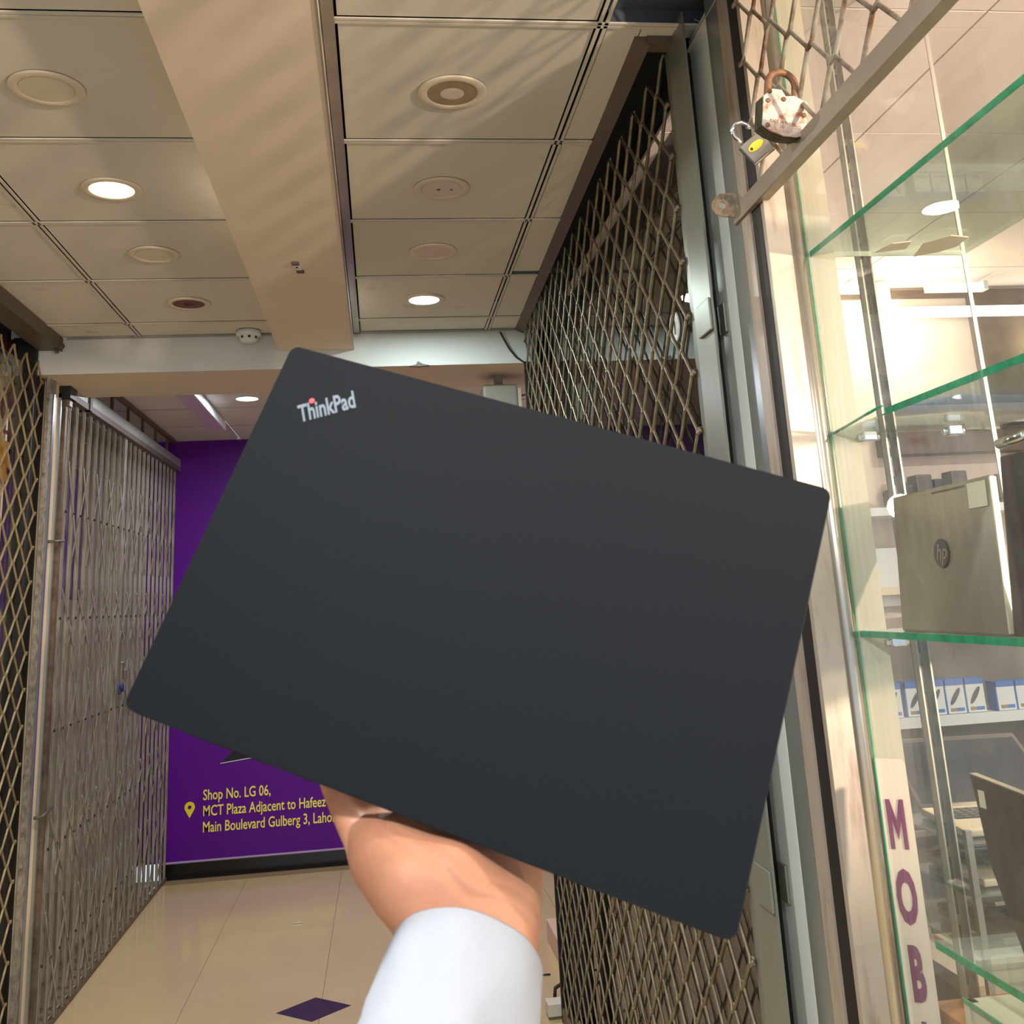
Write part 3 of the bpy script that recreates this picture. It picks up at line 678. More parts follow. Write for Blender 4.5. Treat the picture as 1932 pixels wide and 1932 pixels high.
# dark ceiling-height band on the back wall, tube lights, bulb
tb = thing('wall_band', 'dark brown panel band high on the back wall of the laptop shop', 'panel', (2.9, 4.1, .8))
MB().box(2.62, 3.55, 4.095, 4.12, .66, 1.23).build('panel_board', 'shop_dark', tb)
MB().box(1.9, 3.55, 4.10, 4.12, 1.20, 1.235).build('panel_board', 'shop_dark', tb)
def tube_light(a, b, z, y, label, r=.018, grp='shop tube lights'):
    t = thing('tube_light', label, 'tube light', ((a+b)/2, y, z), grp)
    MB().box(a, b, y+.012, y+.032, z-.02, z+.02).build('batten', 'shelf_white', t)
    MB().tube([(a+.02, y, z), (b-.02, y, z)], r, 12).build('tube', 'tube_lit', t)
    MB().box(a, a+.02, y-.015, y+.015, z-.02, z+.02).box(b-.02, b, y-.015, y+.015, z-.02, z+.02).build('end_cap', 'shelf_white', t)
tube_light(2.28, 3.25, 1.125, 4.07, 'long glowing tube light on the back wall of the laptop shop', .024)
tube_light(2.35, 2.62, 1.205, 3.95, 'short glowing tube imitating a tube light reflection under the shop ceiling, above the long one', .014)  # glowing tube drawn in place of a tube light's reflection
tube_light(1.90, 2.10, 1.205, 3.95, 'short pale glowing tube imitating a tube light reflection, seen through the left end of the top shelf', .012)  # second reflected strip, also built as a glowing tube
def spot_lamp(p, label, r=.045):
    t = thing('bulb_lamp', label, 'lamp', p, 'shop bulbs')
    MB().lathe(p, [(r*.4, r*1.7), (r*.45, r*.9), (r*.8, r*.5), (r, 0), (r*.8, -r*.6), (r*.4, -r*.92), (.001, -r)], 24).build('bulb', 'bulb_lit', t)
    MB().disc((p[0], p[1], p[2]+r*1.6), r*.45, r*.9, 16).build('socket', 'shelf_white', t)
spot_lamp((2.165, 4.0, 1.04), 'glaring warm bulb before the back wall of the laptop shop', .075)
spot_lamp((2.93, 4.0, .97), 'second glaring warm bulb at the right frame edge of the laptop shop', .05)
# shelf with mouse boxes on back wall
ws = thing('wall_shelf', 'white wall shelf carrying blue and white boxes in the laptop shop', 'shelf', (2.3, 4.0, -.53))
MB().box(1.85, 3.3, 3.90, 4.12, -.545, -.515).build('board', 'shelf_white', ws)
MB().box(1.85, 3.3, 3.895, 3.90, -.550, -.512).build('front_lip', 'shelf_white', ws)
def mouse_box(x, y, z, kind, label):
    t = thing('product_box', label, 'box', (x, y, z), 'blue and white boxes on the shop wall shelf')
    w_, d_, h_ = .078, .06, .125 if kind < 2 else .105
    MB().box(x-w_/2, x+w_/2, y, y+d_, z, z+h_).build('carton', 'box_white', t)
    MB().box(x-w_/2-.001, x+w_/2+.001, y-.001, y+d_+.001, z+h_*.82, z+h_+.001).box(x-w_/2-.0015, x-w_/2+.004, y-.001, y+d_, z, z+h_).build('blue_band', 'box_blue', t)
    if kind == 0: MB().prism([(x+.016*math.cos(a)*(1.0)+.030*math.sin(a)*.55, y-.002, z+.062+.030*math.sin(a)+.008*math.cos(a)) for a in [i*PI/8 for i in range(16)]], (0, .001, 0)).build('mouse_picture', 'mouse_ink', t)
    MB().box(x-.025, x-.002, y-.002, y, z+.008, z+.020).build('print_mark', 'orange_ink', t); MB().box(x, x+.032, y-.002, y, z+.008, z+.020).build('print_mark', 'box_blue', t)
bx0 = at_y(1692, 1330, 3.93).x
for i in range(5): mouse_box(bx0+.082*i-.005+(.0 if i else -.012), 3.93, -.513+(0), 0, 'blue-topped white box with mouse picture, %s from the left on the wall shelf' % ['first', 'second', 'third', 'fourth', 'fifth'][i])
for i in range(4): mouse_box(bx0+.082*(5.4+i), 3.92, -.513, 2, 'low blue-topped box without picture, %s right of the mouse boxes' % ['first', 'second', 'third', 'fourth'][i])
# mid shelf with dark clutter
mp_ = at_y(1700, 965, 4.0)
w2 = thing('wall_shelf', 'pale shelf edge with dark goods seen left of the silver laptop', 'shelf', (2.3, 4.0, mp_.z))
MB().box(1.85, 3.3, 3.90, 4.12, mp_.z-.02, mp_.z+.012).build('board', 'shelf_white', w2)
for i, (u, wd, hh, mm_) in enumerate(((1700, .07, .10, 'black_plastic'), (1737, .07, .14, 'lap_grey'), (1771, .07, .12, 'black_plastic'), (1804, .07, .15, 'lap_grey'), (1843, .08, .1, 'black_plastic'), (1900, .12, .13, 'lap_grey'))):
    x = at_y(u, 940, 3.98).x
    tag(MB().box(x-wd/2, x+wd/2, 3.93, 4.01, mp_.z+.013, mp_.z+hh, bev=.008).tube([(x-.03, 3.94, mp_.z+.02), (x-.02, 3.935, mp_.z+hh*.9), (x+.02, 3.94, mp_.z+hh*.7), (x+.03, 3.94, mp_.z+.02)], .005, 6).build('adapter', mm_), '%s power adapter with looped cable on the pale back shelf, %s from the left' % ('black' if mm_ == 'black_plastic' else 'grey', ORD[i]), 'adapter', 'dark adapters on the back shelf')
p1 = at_y(1680, 1075, 4.0)
tag(MB().box(p1.x-.09, p1.x+.10, 3.98, 4.05, p1.z-.14, p1.z+.085).build('product_box', 'box_white'), 'white boxed phone accessory half hidden left of the silver laptop', 'box')
tag(MB().box(1.85, 3.3, 3.92, 4.12, -.06, -.03).build('wall_shelf', 'palm_beige'), 'cream shelf board behind the foot of the silver laptop', 'shelf')
# more wall strips: white bands
wbn = thing('shelf_unit', 'grey and white banded shelving high on the shop back wall', 'shelf', (2.8, 4.0, .5))
for z, h, mm_ in ((.62, .03, 'shelf_white'), (.50, .10, 'shop_dark'), (.36, .025, 'palm_beige'), (.30, .05, 'lap_grey')):
    MB().box(2.1, 3.55, 4.02, 4.12, z, z+h).build('board', mm_, wbn)
for u in (1800, 1838, 1872): p = at_y(u, 796, 4.0); MB().box(p.x-.03, p.x+.03, 4.0, 4.02, p.z-.03, p.z+.03).build('price_card', 'sticker', wbn)
bl = at_y(1850, 765, 3.9)
tag(MB().tube([(bl.x-.45, 3.9, bl.z-.02), (bl.x-.1, 3.88, bl.z+.01), (bl.x+.2, 3.9, bl.z), (bl.x+.7, 3.9, bl.z-.02)], [.02, .035, .04, .035], 10).build('plastic_roll', 'box_blue'), 'pale blue plastic wrapped roll behind the second glass shelf', 'roll')
# office chair
chp = at_y(1820, 1410, 3.3); cz = chp.z
ch_ = thing('office_chair', 'dark high-backed office chair inside the laptop shop', 'chair', (chp.x, 3.4, FL))
MB().box(chp.x-.20, chp.x+.22, 3.3, 3.37, cz-.62, cz, bev=.03).build('backrest', 'chair', ch_)
MB().box(chp.x-.26, chp.x+.22, 2.95, 3.32, cz-.72, cz-.62, bev=.03).build('seat', 'chair', ch_)
MB().tube([(chp.x, 3.2, FL+.08), (chp.x, 3.2, cz-.70)], .03, 10).build('column', 'black_plastic', ch_)
for i in range(5):
    a = i*2*PI/5; MB().tube([(chp.x, 3.2, FL+.09), (chp.x+.28*math.cos(a), 3.2+.28*math.sin(a), FL+.05)], .018, 8).build('leg', 'black_plastic', ch_)
# shop counters behind
dk = thing('shop_counter', 'long shop counter with pale top behind the showcase', 'counter', (2.2, 2.9, FL))
zc_ = -.86
MB().box(1.25, 3.2, 2.35, 2.95, zc_-.03, zc_).build('counter_top', 'palm_beige', dk)
MB().box(1.3, 3.15, 2.4, 2.9, FL, zc_-.03).build('counter_body', 'cream_col', dk)
# ---- laptops
def laptop(o, ux, uy, uz, w_, d_, ang, base_m, lid_m, label, keys=True, group=None, cat='laptop', screen='screen'):
    """o = front-left corner of base, ux width dir, uy depth dir (towards hinge), uz up; ang = opening angle in degrees"""
    o, ux, uy, uz = Vector(o), Vector(ux).normalized(), Vector(uy).normalized(), Vector(uz).normalized()
    t = thing('laptop', label, cat, o, group)
    MB().obox(o, ux*w_, uy*d_, uz*.014, bev=.004).build('base', base_m, t)
    if keys:
        kb = MB()
        kb.obox(o+ux*w_*.08+uy*d_*.42+uz*.0135, ux*w_*.84, uy*d_*.48, uz*.0008)
        kbo = kb.build('keyboard_deck', 'lap_keys', t)
        ks = MB()
        for r_ in range(5):
            for c_ in range(13):
                ks.obox(o+ux*w_*(.09+.063*c_)+uy*d_*(.44+.09*r_)+uz*.0140, ux*w_*.052, uy*d_*.072, uz*.0016)
        kk = ks.build('keys', 'black_plastic', kbo); kk['kind'] = 'stuff'
        MB().obox(o+ux*w_*.34+uy*d_*.06+uz*.0138, ux*w_*.32, uy*d_*.30, uz*.0006).build('touchpad', lid_m, t)
    h = o+uy*d_+uz*.014; a = math.radians(ang)
    ld = -uy*math.cos(a)+uz*math.sin(a); ln = uy*math.sin(a)+uz*math.cos(a)
    MB().obox(h, ux*w_, ld*d_, ln*.008, bev=.003).build('lid', lid_m, t)
    MB().obox(h+ux*w_*.03+ld*d_*.05-ln*.0004, ux*w_*.94, ld*d_*.88, ln*.0006).build('screen_glass', screen, t)
    MB().tube([h+ux*w_*.15, h+ux*w_*.85], .006, 8).build('hinge', base_m, t)
    return t, h, ld, ln
# silver laptop on the third shelf: lid back towards the corridor, standing on its side edges
TLp, TRp = at_x(1683, 940, .955), at_x(1866, 899, .950)
zb = -.083
BLp, BRp = at_z(1703, 1190, zb), at_z(1905, 1207, zb)
BLp = Vector((.8495, 1.666, -.0835)); BRp = Vector((.831, 1.334, -.0835))
t = thing('laptop', 'silver-grey laptop standing open on the third glass shelf, round emblem on its lid', 'laptop', (.87, 1.53, zb))
def quadslab(a, b, c_, d, th): # a,b,c,d corners, thickness vector
    return MB().prism([a, b, c_, d], th)
up_ = Vector((.0455, .057, .2227)); tl = BLp+up_*1.0+Vector((0, .012, -.012)); tr_ = BRp+up_*1.0
thk = Vector((.009, 0, -.001))
lidm = MB().obox(BLp, BRp-BLp, up_, thk, bev=.0035); lidm.build('lid', 'lap_silver', t)
MB().obox(BRp+Vector((-.0005, -.0012, .004)), (0, .0012, 0), up_*.97, thk*1.05).build('lid_edge', 'palm_beige', t)
MB().obox(BLp+Vector((.012, -.02, 0)), (.22, 0, .002), BRp-BLp+Vector((0, .03, 0)), (0, 0, .012)).build('base', 'lap_silver', t)
cxl = (BLp+BRp)/2+up_*.53+Vector((-.0022, -.0, 0))
nL = Vector((-.25, 0, .055)).normalized(); uL = up_.normalized(); wL = (BRp-BLp).normalized()
MB().prism([cxl+(wL*math.cos(a)+uL*math.sin(a))*.023 for a in [i*PI/14 for i in range(28)]], nL*.001).build('round_emblem', 'lap_grey', t)
text_obj('hp', 'emblem_letters', 'lap_silver', cxl+nL*.0015-wL*.014-uL*.010, wL, uL, .034, t, .0004, 1.0, shear=0, bold=.0006)
so = BLp+(BRp-BLp)*.80+up_*.80
MB().obox(so-Vector((.0015, 0, 0)), (BRp-BLp)*.16, up_*.17, Vector((.001, 0, 0))).build('sticker', 'sticker', t)
MB().obox(BLp+(BRp-BLp)*.45+up_*.955-Vector((.001, 0, 0)), (BRp-BLp)*.32, up_*.012, Vector((.001, 0, 0))).build('hinge_slot', 'lap_grey', t)
# dark laptop at frame edge
bl_ = at_x(1912, 1202, .832); br_ = bl_+Vector((.02, -.33, 0))
t = thing('laptop', 'dark brown laptop cut by the right frame edge, beside the silver one', 'laptop', (.87, 1.2, zb))
MB().obox(bl_, br_-bl_, (.03, .01, .242), (.014, .003, 0), bev=.004).build('lid', 'lap_dark', t)
MB().obox(bl_+Vector((.014, -.02, 0)), br_-bl_, (.17, 0, 0), (0, 0, .014)).build('base', 'lap_keys', t)
for i in range(7):
    a_ = bl_+(br_-bl_)*.16+Vector((.03, 0, .262))*(.30+.085*i)
    MB().obox(a_-Vector((.0012, 0, 0)), (br_-bl_)*.05, Vector((0, 0, .004)), (.002, 0, 0)).build('vent_slot', 'lap_grey', t)
MB().tube([bl_+Vector((.028, .004, .258)), bl_+Vector((.034, -.05, .262))], .007, 10).build('hinge', 'chrome', t)
MB().obox(bl_+(br_-bl_)*.10+Vector((.0, -.001, .022)), (br_-bl_)*.12, (.002, 0, .03), (-.001, 0, 0)).build('sticker', 'box_white', t)
# dark laptop leaning on lowest shelf
a_ = at_x(1830, 1460, .87); b_2 = at_x(1932, 1500, .87); c_2 = at_x(1932, 1800, .87); d_2 = at_x(1872, 1640, .87); e_ = b_2+(b_2-a_)*1.6
t = thing('laptop', 'dark matt laptop standing tilted behind the low glass shelf at lower right', 'laptop', (.88, 1.3, -.535))
MB().prism([a_, b_2, e_, e_+Vector((0, -.03, -.22)), c_2+Vector((0, -.02, -.02)), c_2, d_2], (.010, 0, 0)).build('lid', 'lap_grey', t)
MB().prism([a_+Vector((-.0005, 0, .001)), b_2+Vector((-.0005, 0, .001)), e_+Vector((-.0005, 0, .001)), e_+Vector((-.0005, 0, -.001)), b_2+Vector((-.0005, 0, -.001)), a_+Vector((-.0005, 0, -.001))], (.011, 0, 0)).build('lid_rim', 'lap_silver', t)
p = at_x(1853, 1508, .869); MB().box(.8685, .8695, p.y-.008, p.y+.008, p.z-.012, p.z+.012).build('sticker', 'sticker', t)
MB().box(.885, 1.08, .8, 1.40, -.5345, -.515).build('base', 'lap_keys', t)
# open laptops on the counter behind
laptop((1.32, 2.42, zc_), (1, 0, 0), (0, 1, 0), (0, 0, 1), .33, .23, 112, 'palm_beige', 'lap_grey', 'open grey laptop with beige palm rest, leftmost on the shop counter')
laptop((1.74, 2.42, zc_), (1, .05, 0), (-.05, 1, 0), (0, 0, 1), .34, .23, 108, 'lap_silver', 'lap_silver', 'open silver laptop on the shop counter, next to the beige one')
# ================= stand with laptops nearer (px 1740..1840, 1540..1680)
stt = thing('laptop_stand', 'clear tiered stand holding open laptops beside the letter column', 'stand', (1.30, 2.2, FL))
for z in (-.475, -.56, -.66):
    MB().box(1.06, 1.50, 1.95, 2.30, z-.012, z-.008).build('tier', 'glass_shelf', stt)
for x in (1.07, 1.49):
    for y in (1.96, 2.29): MB().box(x-.006, x+.006, y-.006, y+.006, FL, -.46).build('leg', 'trim_alu', stt)
laptop((1.10, 1.98, -.565), (1, 0, 0), (0, 1, 0), (0, 0, 1), .30, .21, 20, 'palm_beige', 'palm_beige', 'cream laptop half shut on the upper tier of the clear stand', keys=True)
laptop((1.12, 1.98, -.665), (1, .06, 0), (-.06, 1, 0), (0, 0, 1), .31, .21, 14, 'lap_silver', 'lap_silver', 'silver laptop nearly shut on the lower tier of the clear stand', keys=True)
laptop((1.08, 1.99, -.48), (1, -.12, 0), (.12, 1, 0), (0, 0, 1), .30, .21, 148, 'palm_beige', 'lap_grey', 'open laptop with dark screen and beige keyboard deck on top of the clear stand', keys=True)
# ================================================================== NEAR SHUTTER OF THE LAPTOP SHOP
ng = thing('rolling_grille', 'half-raised link shutter with padlocks before the glass showcase', 'shutter', (.74, 1.3, .70))
NX = .742
link_rows(ng, NX, .60, 1.80, .752, 1.30, .148, .134, .0042, 'near_rod', xo=.0035, seg=8)
MB().box(NX-.012, NX+.012, .3, 1.90, .716, .752, bev=.0015).build('bottom_bar', 'near_bar', ng)
ta_ = [at_y(u, v, 1.885) for u, v in ((1408, 410), (1362, 408), (1352, 403), (1345, 393), (1344, 382), (1349, 371), (1360, 365), (1380, 364), (1410, 366))]
hc_ = at_y(1363, 387, 1.885); hr = .0078; nO = 36
def samp(P, n):
    P = P+[P[0]]; d_ = [(P[i+1]-P[i]).length for i in range(len(P)-1)]; T = sum(d_); out = []
    for kx in range(n):
        s_ = T*kx/n; i = 0
        while s_ > d_[i]: s_ -= d_[i]; i += 1
        out.append(P[i].lerp(P[i+1], s_/d_[i]))
    return out
ang_ = lambda p_: math.atan2(p_.z-hc_.z, p_.x-hc_.x)
op = sorted(samp(ta_, nO), key=ang_); b2 = MB(); rings = []
for yy_ in (0, .005):
    ro = b2.verts([(p_.x, p_.y+yy_, p_.z) for p_ in op])
    ri = b2.verts([(hc_.x+hr*math.cos(ang_(p_)), 1.885+yy_, hc_.z+hr*math.sin(ang_(p_))) for p_ in op]); rings.append((ro, ri))
for i in range(nO):
    j = (i+1) % nO
    for ro, ri in rings: b2.b.faces.new([ro[i], ro[j], ri[j], ri[i]])
    b2.b.faces.new([rings[0][0][i], rings[0][0][j], rings[1][0][j], rings[1][0][i]]); b2.b.faces.new([rings[0][1][i], rings[0][1][j], rings[1][1][j], rings[1][1][i]])
b2.build('lock_tab', 'tab', ng)
# padlocks
def lock_frame(p, face, tilt):
    f_ = Vector(face).normalized(); up0 = Vector((0, 0, 1)); r_ = up0.cross(f_).normalized(); u_ = f_.cross(r_)
    r2_ = r_*math.cos(tilt)+u_*math.sin(tilt); u2 = -r_*math.sin(tilt)+u_*math.cos(tilt)
    return Vector(p), r2_, u2, f_
P0, lr, lu, lf = lock_frame(at_x(1480, 212, .705), (.10, -.96, -.05), math.radians(-8))
t = thing('padlock', 'large rusty white laminated padlock on the half-raised shutter', 'padlock', P0-lu*.045)
W2, H2 = .041, .040
outl = [(-W2, H2*.55), (-W2*.62, H2*.95), (-W2*.2, H2*.98), (0, H2*.72), (W2*.4, H2*.82), (W2, H2*.62), (W2*1.03, -H2*.85), (W2*.6, -H2*1.06), (0, -H2*1.12), (-W2*.6, -H2*1.02), (-W2*1.0, -H2*.80)]
MB().prism([P0+lr*a*.98+lu*b*.98+lf*.0 for a, b in outl], -lf*.030).build('body', 'lock_side', t)
MB().prism([P0+lr*a+lu*b+lf*.003 for a, b in outl], -lf*.003).build('front_plate', 'lock_white', t)
for kx in range(4): MB().prism([P0+lr*a*1.01+lu*b*1.01-lf*(.006+.006*kx) for a, b in outl], -lf*.0035).build('laminate_plate', 'lock_side', t)
for a, b in ((-.80, .35), (-.75, .80), (-.1, .55), (.78, .45), (.85, -.78), (-.78, -.78), (.85, .0)):
    c_ = P0+lr*W2*a+lu*H2*b+lf*.002; MB().tube([c_, c_+lf*.003], .0042, 10).build('rivet', 'lock_rust', t)
sh_ = [P0+lr*x+lu*z-lf*.014 for x, z in [(-.026, .02), (-.026, .052)]+[(.026*-math.cos(a), .058+.024*math.sin(a)) for a in [i*PI/10 for i in range(1, 10)]]+[(.026, .052), (.026, .02)]]
MB().tube(sh_, .0065, 12).build('shackle', 'lock_rust', t)
text_obj('MADE IN THE PRC', 'engraving', 'lock_rust', P0-lr*.028-lu*.024+lf*.0032, lr, lu, .0085, t, .0003, .75)
P1, lr, lu, lf = lock_frame(at_x(1428, 277, .715), (-.35, -.92, -.1), math.radians(34))
t = thing('padlock', 'small grey padlock with brass keyhole plate and chrome shackle, below the large one', 'padlock', P1-lu*.03)
MB().obox(P1-lr*.024-lu*.022, lr*.048, lu*.044, -lf*.016, bev=.002).build('body', 'lock_grey', t)
MB().obox(P1-lr*.0245-lu*.0225+lf*.0-lf*.0155, lr*.049, lu*.045, -lf*.003).build('back_plate', 'dark_metal', t)
MB().prism([P1+lr*(.016*math.cos(a))+lu*(.008*math.sin(a)+.003) for a in [i*PI/10 for i in range(20)]], lf*.0012).build('keyhole_plate', 'brass', t)
MB().prism([P1+lr*(-.010+.003*math.cos(a))+lu*(.003*math.sin(a)+.003)+lf*.0012 for a in [i*PI/5 for i in range(10)]], lf*.0006).build('keyhole', 'dark_metal', t)
# shackle open upward
s2_ = [P1+lr*x+lu*z-lf*.008 for x, z in [(-.014, .018), (-.016, .045), (-.012, .058), (0, .064), (.012, .058), (.016, .046), (.015, .038)]]
MB().tube(s2_, .0038, 12).build('shackle', 'chrome', t)
# ================================================================== FLOOR BITS
p = at_z(1056, 1918, FL)
t = thing('small_carton', 'small white and brown carton on the floor at the foot of the right shutter', 'box', p)
MB().box(p.x-.05, p.x+.035, p.y-.03, p.y+.05, FL+.012, FL+.055).build('sleeve', 'carton', t); MB().box(p.x-.048, p.x+.033, p.y-.028, p.y+.048, FL, FL+.024).build('tray', 'carton_brown', t)
p = at_z(1060, 1893, FL)
tag(MB().tube([(p.x-.03, p.y, FL+.01), (p.x-.02, p.y+.03, FL+.05), (p.x+.03, p.y+.03, FL+.075), (p.x+.09, p.y, FL+.05), (p.x+.10, p.y-.02, FL+.012), (p.x+.03, p.y-.01, FL+.03)], .008, 8).build('cable_coil', 'black_rubber'), 'loop of black cable on the floor behind the small carton', 'cable')
p = at_z(1020, 1843, FL); tag(MB().tube([(p.x-.04, p.y, FL+.004), (p.x+.02, p.y+.01, FL+.004), (p.x+.045, p.y, FL+.006)], .004, 6).build('twig', 'black_rubber'), 'short dark stick of litter on the pale floor beside the sleeve', 'litter')
p = at_z(562, 1743, FL); tag(MB().tube([(p.x-.025, p.y, FL+.004), (p.x+.025, p.y+.004, FL+.004)], .004, 8).build('cigarette_end', 'carton'), 'white cigarette end lying on the beige floor tiles', 'litter')
p = at_z(1068, 1860, FL)
tag(MB().box(.79, 1.0, 5.1, 5.7, FL, FL+.10, bev=.004).build('plinth', 'plinth'), 'low pinkish plinth on the floor beyond the right shutter', 'plinth')

# ================================================================== HELD LAPTOP
Lo = Vector((-.1383, .6000, -.0441)); LU = Vector((.2407-(-.0533), .5325-.6290, .0491-.1609)); LU = Vector((.1557+.1383, .5035-.6, -.1559+.0441)).normalized()
LV = Vector((-.0533+.1383, .6290-.6000, .1609+.0441)); LV = (LV-LU*LV.dot(LU)).normalized(); LW = LV.cross(LU).normalized()
if LW.y < 0: LW = -LW
LWd, LHt = .329, .2238
hl = thing('laptop', 'matt black closed laptop held up in one hand in the foreground', 'laptop', Lo)
def rr_slab(m_, inset, w0, w1, rad, n=6):
    pts = []
    for cxx, cyy, a0 in ((LWd-inset-rad, LHt-inset-rad, 0), (inset+rad, LHt-inset-rad, 90), (inset+rad, inset+rad, 180), (LWd-inset-rad, inset+rad, 270)):
        for i in range(n+1):
            a = math.radians(a0+90*i/n); pts.append(Lo+LU*(cxx+rad*math.cos(a))+LV*(cyy+rad*math.sin(a))+LW*w0)
    m_.prism(pts, LW*(w1-w0))
    return m_
q = rr_slab(MB(), 0, 0, .0065, .0055)
es = [e for e in q.b.edges if len(e.link_faces) == 2 and e.calc_face_angle(0) > 1.2]
bmesh.ops.bevel(q.b, geom=es, offset=.0011, segments=2, affect='EDGES'); q.build('lid', 'laptop_black', hl)
q = rr_slab(MB(), -.0008, .0072, .0190, .0065)
es = [e for e in q.b.edges if len(e.link_faces) == 2 and e.calc_face_angle(0) > 1.2]
bmesh.ops.bevel(q.b, geom=es, offset=.002, segments=2, affect='EDGES'); bo = q.build('base', 'laptop_base', hl)
rr_slab(MB(), .003, .0060, .0078, .004).build('lid_gasket', 'rubber', hl)
for (u_, v_) in ((.03, .02), (LWd-.06, .02)):
    a = Lo+LU*u_+LV*v_+LW*.0188; MB().obox(a, LU*.03, LV*.006, LW*.0015, bev=.0006).build('rubber_foot', 'rubber', hl)
a = Lo+LU*.04+LV*(LHt-.026)+LW*.0188; MB().obox(a, LU*(LWd-.08), LV*.006, LW*.0015, bev=.0006).build('rubber_foot', 'rubber', hl)
# ports on the lower long edge
for u_, w_ in ((.035, .05), (.10, .012), (.25, .014)):
    MB().obox(Lo+LU*u_-LV*.0012+LW*.010, LU*w_, LV*.001, LW*.004).build('port', 'black_ink', hl)
def lplane(u, v, w_=0):
    d = ray(u, v); o0 = Lo+LW*w_; return d*(o0.dot(LW)/d.dot(LW))
ta, tb_ = lplane(566, 797), lplane(672, 768)
tdir = (tb_-ta).normalized()
tu = tdir.cross(-LW).normalized()
if tu.z < 0: tu = -tu
tl_ = (tb_-ta).length
lt = text_obj('ThinkPad', 'logo_lettering', 'logo_grey', ta-LW*.0002, tdir, tu, .0158, hl, .0003, .50, bold=.00035)
xs_ = [(v.co+ORG[lt.name]-ta).dot(tdir) for v in lt.data.vertices]; fct = tl_/max(xs_)
for v in lt.data.vertices:
    q_ = v.co+ORG[lt.name]-ta; q_ += tdir*q_.dot(tdir)*(fct-1); v.co = q_+ta-ORG[lt.name]
rd = lplane(589, 757); MB().prism([rd+(LU*math.cos(a)+LV*math.sin(a))*.0017-LW*.0002 for a in [i*PI/8 for i in range(16)]], -LW*.0006).build('status_light', 'led_red', hl)

# ================================================================== ARM, HAND AND SLEEVE
def cap(bm, a, b, ra, rb, n=14):
    """tapered capsule"""
    a, b = Vector(a), Vector(b); d = b-a; L_ = d.length or 1e-6; d = d/L_
    u = d.orthogonal().normalized(); v = d.cross(u); rings = []
    prof = [(-ra*math.cos(t), ra*math.sin(t), 0) for t in [PI/2*i/4 for i in range(1, 5)]]+[(L_+rb*math.sin(t), rb*math.cos(t), 1) for t in [PI/2*i/4 for i in range(0, 4)]]
    for s_, r_, _ in prof: rings.append([bm.verts.new(a+d*s_+(u*math.cos(2*PI*k/n)+v*math.sin(2*PI*k/n))*r_) for k in range(n)])
    p0 = bm.verts.new(a-d*ra); p1 = bm.verts.new(b+d*rb)
    for A_, B_ in zip(rings, rings[1:]):
        for k in range(n): bm.faces.new([A_[k], A_[(k+1) % n], B_[(k+1) % n], B_[k]])
    for k in range(n): bm.faces.new([p0, rings[0][(k+1) % n], rings[0][k]]); bm.faces.new([p1, rings[-1][k], rings[-1][(k+1) % n]])
hbm = bmesh.new()
def LP(u, v, w_): return lplane(u, v, w_)
def chain(pts, bm=hbm):
    for p_, q_ in zip(pts, pts[1:]): cap(bm, LP(*p_[:3]), LP(*q_[:3]), p_[3], q_[3])
wr = LP(893, 1768, .016); vd = wr.normalized()
up_v = (Uv*.97+Rv*.22); up_v = (up_v-vd*up_v.dot(vd)).normalized()
adir = (up_v*.80+vd*.60).normalized()
latd = (Rv*.955-Uv*.297); latd = (latd-adir*latd.dot(adir)).normalized()
arm = []
for s_, r_, l_ in ((0, .0205, .0125), (-.06, .0215, .0125), (-.12, .025, .012), (-.2, .031, .010), (-.27, .036, .008)):
    arm.append((wr+adir*s_, r_, l_))
for sg in (-1, 0, 1):
    for (p_, r_, l_), (p2, r2, l2) in zip(arm, arm[1:]): cap(hbm, p_+latd*l_*sg, p2+latd*l2*sg, r_, r2)
# heel of the hand
a_l = wr-latd*.0125; a_r = wr+latd*.0125
def capP(a, b, ra, rb): cap(hbm, a, b, ra, rb)
T0 = LP(785, 1668, .012); T1 = LP(728, 1612, .022)
capP(a_l, T0, .0205, .0235); capP(T0, T1, .0235, .0205)
capP(wr, LP(850, 1668, .014), .0205, .0225); capP(LP(850, 1668, .014), T0, .0225, .0225)
HY = LP(950, 1752, .018)
capP(a_r, HY, .0205, .0190); capP(HY, LP(865, 1690, .014), .0190, .0215)
capP(T1, LP(870, 1650, .022), .0185, .0200); capP(LP(870, 1650, .022), HY, .0200, .0190)
# dark palm behind the laptop
HY2 = LP(965, 1690, .033)
capP(HY, HY2, .0180, .0165); capP(LP(865, 1650, .026), HY2, .018, .0165)
mcps = [(LP(810, 1400, .0345), .0145), (LP(868, 1372, .0345), .0145), (LP(928, 1388, .0345), .0140), (LP(985, 1432, .0340), .0130)]
roots = [LP(800, 1600, .032), LP(850, 1620, .033), LP(905, 1650, .033), HY2]
for (mp__, mr), rt in zip(mcps, roots): capP(rt, mp__, .0160, mr)
for i in range(3): capP(mcps[i][0], mcps[i+1][0], .0130, .0130); capP(roots[i], roots[i+1], .0155, .0155); capP((mcps[i][0]+roots[i])/2, (mcps[i+1][0]+roots[i+1])/2, .0145, .0145)
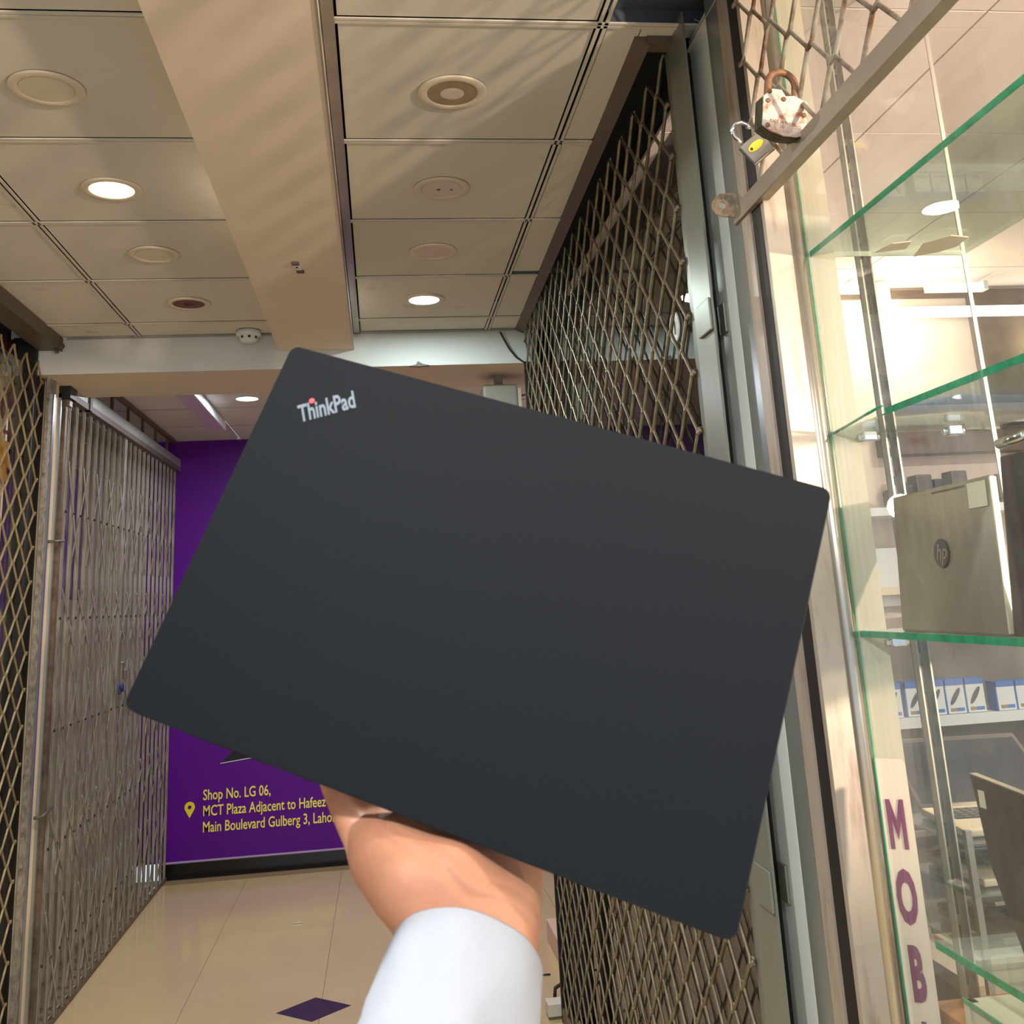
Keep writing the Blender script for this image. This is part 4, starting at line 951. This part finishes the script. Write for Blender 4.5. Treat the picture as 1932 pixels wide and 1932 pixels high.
# fingers, spread on the laptop back, slightly bent
fing = [((-.24, 1), (.042, .025, .020), .0092), ((-.05, 1), (.046, .029, .021), .0094), ((.12, 1), (.043, .027, .020), .0088), ((.34, 1), (.034, .021, .018), .0078)]
tips = []
for (mp__, mr), (dr_, ln_, rf) in zip(mcps, fing):
    d = (LU*dr_[0]+LV*dr_[1]).normalized(); p_ = mp__; r_ = mr*.82
    offs = (.004, -.001, -.0075)
    for kx in range(3):
        base = p_+d*ln_[kx]; w_now = (.0345, .0325, .0200+rf*.86)[kx] if kx else .0375
        q_ = base+LW*(w_now-(base-Lo).dot(LW))
        r2 = rf*(1.08, 1.0, .86)[kx]; capP(p_, q_, r_, r2); p_ = q_; r_ = r2
    tips.append((p_, d, r_))
# thumb: leaves the side of the palm near its base, up the left behind the laptop
thp = [(T1, .0185), (LP(682, 1556, .034), .0135), (LP(640, 1470, .0345), .0118), (LP(612, 1395, .0330), .0098), (LP(600, 1350, .0310), .0088)]
for (a_1, r1), (b_1, r2) in zip(thp, thp[1:]): capP(a_1, b_1, r1, r2)
tips.append((thp[-1][0], (thp[-1][0]-thp[-2][0]).normalized(), .0088))
org = wr.copy()
bmesh.ops.translate(hbm, verts=hbm.verts, vec=-org)
me = bpy.data.meshes.new('person'); hbm.to_mesh(me); hbm.free()
person = bpy.data.objects.new('person', me); C.objects.link(person); person.location = org+Vector((0, 0, ZC)); ORG['person'] = org
me.materials.append(MATS['skin'])
rm = person.modifiers.new('r', 'REMESH'); rm.mode = 'VOXEL'; rm.voxel_size = .0019; rm.use_smooth_shade = True
sm = person.modifiers.new('s', 'SMOOTH'); sm.factor = .6; sm.iterations = 60
bpy.context.view_layer.update()
nm = bpy.data.meshes.new_from_object(person.evaluated_get(bpy.context.evaluated_depsgraph_get()))
person.modifiers.clear(); person.data = nm; nm.name = 'person'
for p_ in nm.polygons: p_.use_smooth = True
# creases at the wrist
cr = [wr+adir*.004, wr-adir*.012]
for v in nm.vertices:
    wp_ = v.co+org; s_ = (wp_-wr).dot(adir)
    for c0 in (.010, .001):
        lat = (wp_-wr).dot(latd); dd_ = abs(s_-c0-6*lat*lat-.002*math.sin(lat*160))
        if dd_ < .003 and (wp_-wr).dot(LW) < .01: v.co += (LW*.0011)*(1-dd_/.003)
tag(person, 'outstretched left hand and forearm in a white shirt sleeve holding up the black laptop', 'person')
for p_, d, r_ in tips:
    c0 = p_+LW*r_*.80+d*r_*.15; sd_ = d.cross(LW).normalized()
    MB().prism([c0+sd_*r_*.62*math.cos(a)+d*r_*.8*math.sin(a) for a in [i*PI/8 for i in range(16)]], LW*.0014).build('fingernail', 'nail', person)
# sleeve
SL = MB(); nS = 48; nR = 40
cu0 = -.012
b_ax = wr; axd = adir; nrm = axd.cross(latd).normalized()
rows_ = []
for j in range(nR+1):
    s_ = cu0-.30*j/nR; row = []
    for k in range(nS):
        a = 2*PI*k/nS
        ra = .0365+.015*(j/nR)**.8; rb_ = .0320+.015*(j/nR)**.8
        c_ = b_ax+axd*s_
        fold = .0036*noise.noise(Vector((math.cos(a)*1.6, math.sin(a)*1.6, s_*16)))*min(1, .35+j/6)+.0028*noise.noise(Vector((math.cos(a)*3, math.sin(a)*3, s_*40)))*min(1, j/6)
        pl_ = .0012 if 6 <= j <= 6 else 0
        p_ = c_+latd*math.cos(a)*(ra+fold-pl_)+nrm*math.sin(a)*(rb_+fold-pl_)
        row.append(p_)
    rows_.append(row)
rv_ = [SL.verts(r_) for r_ in rows_]
inn = SL.verts([rows_[0][k].lerp(b_ax+axd*cu0, .045)+axd*(-.0005) for k in range(nS)])
inn2 = SL.verts([rows_[5][k].lerp(b_ax+axd*(cu0-.30*5/nR), .06) for k in range(nS)])
lip = SL.verts([rows_[0][k].lerp(b_ax+axd*cu0, .02)+axd*.0013 for k in range(nS)])
for A_, B_ in [(inn2, inn), (inn, lip), (lip, rv_[0])]+list(zip(rv_, rv_[1:])):
    for k in range(nS):
        f_ = SL.b.faces.new([A_[k], A_[(k+1) % nS], B_[(k+1) % nS], B_[k]]); f_.smooth = True
slv = SL.build('shirt_sleeve', 'shirt', person, smooth=True)
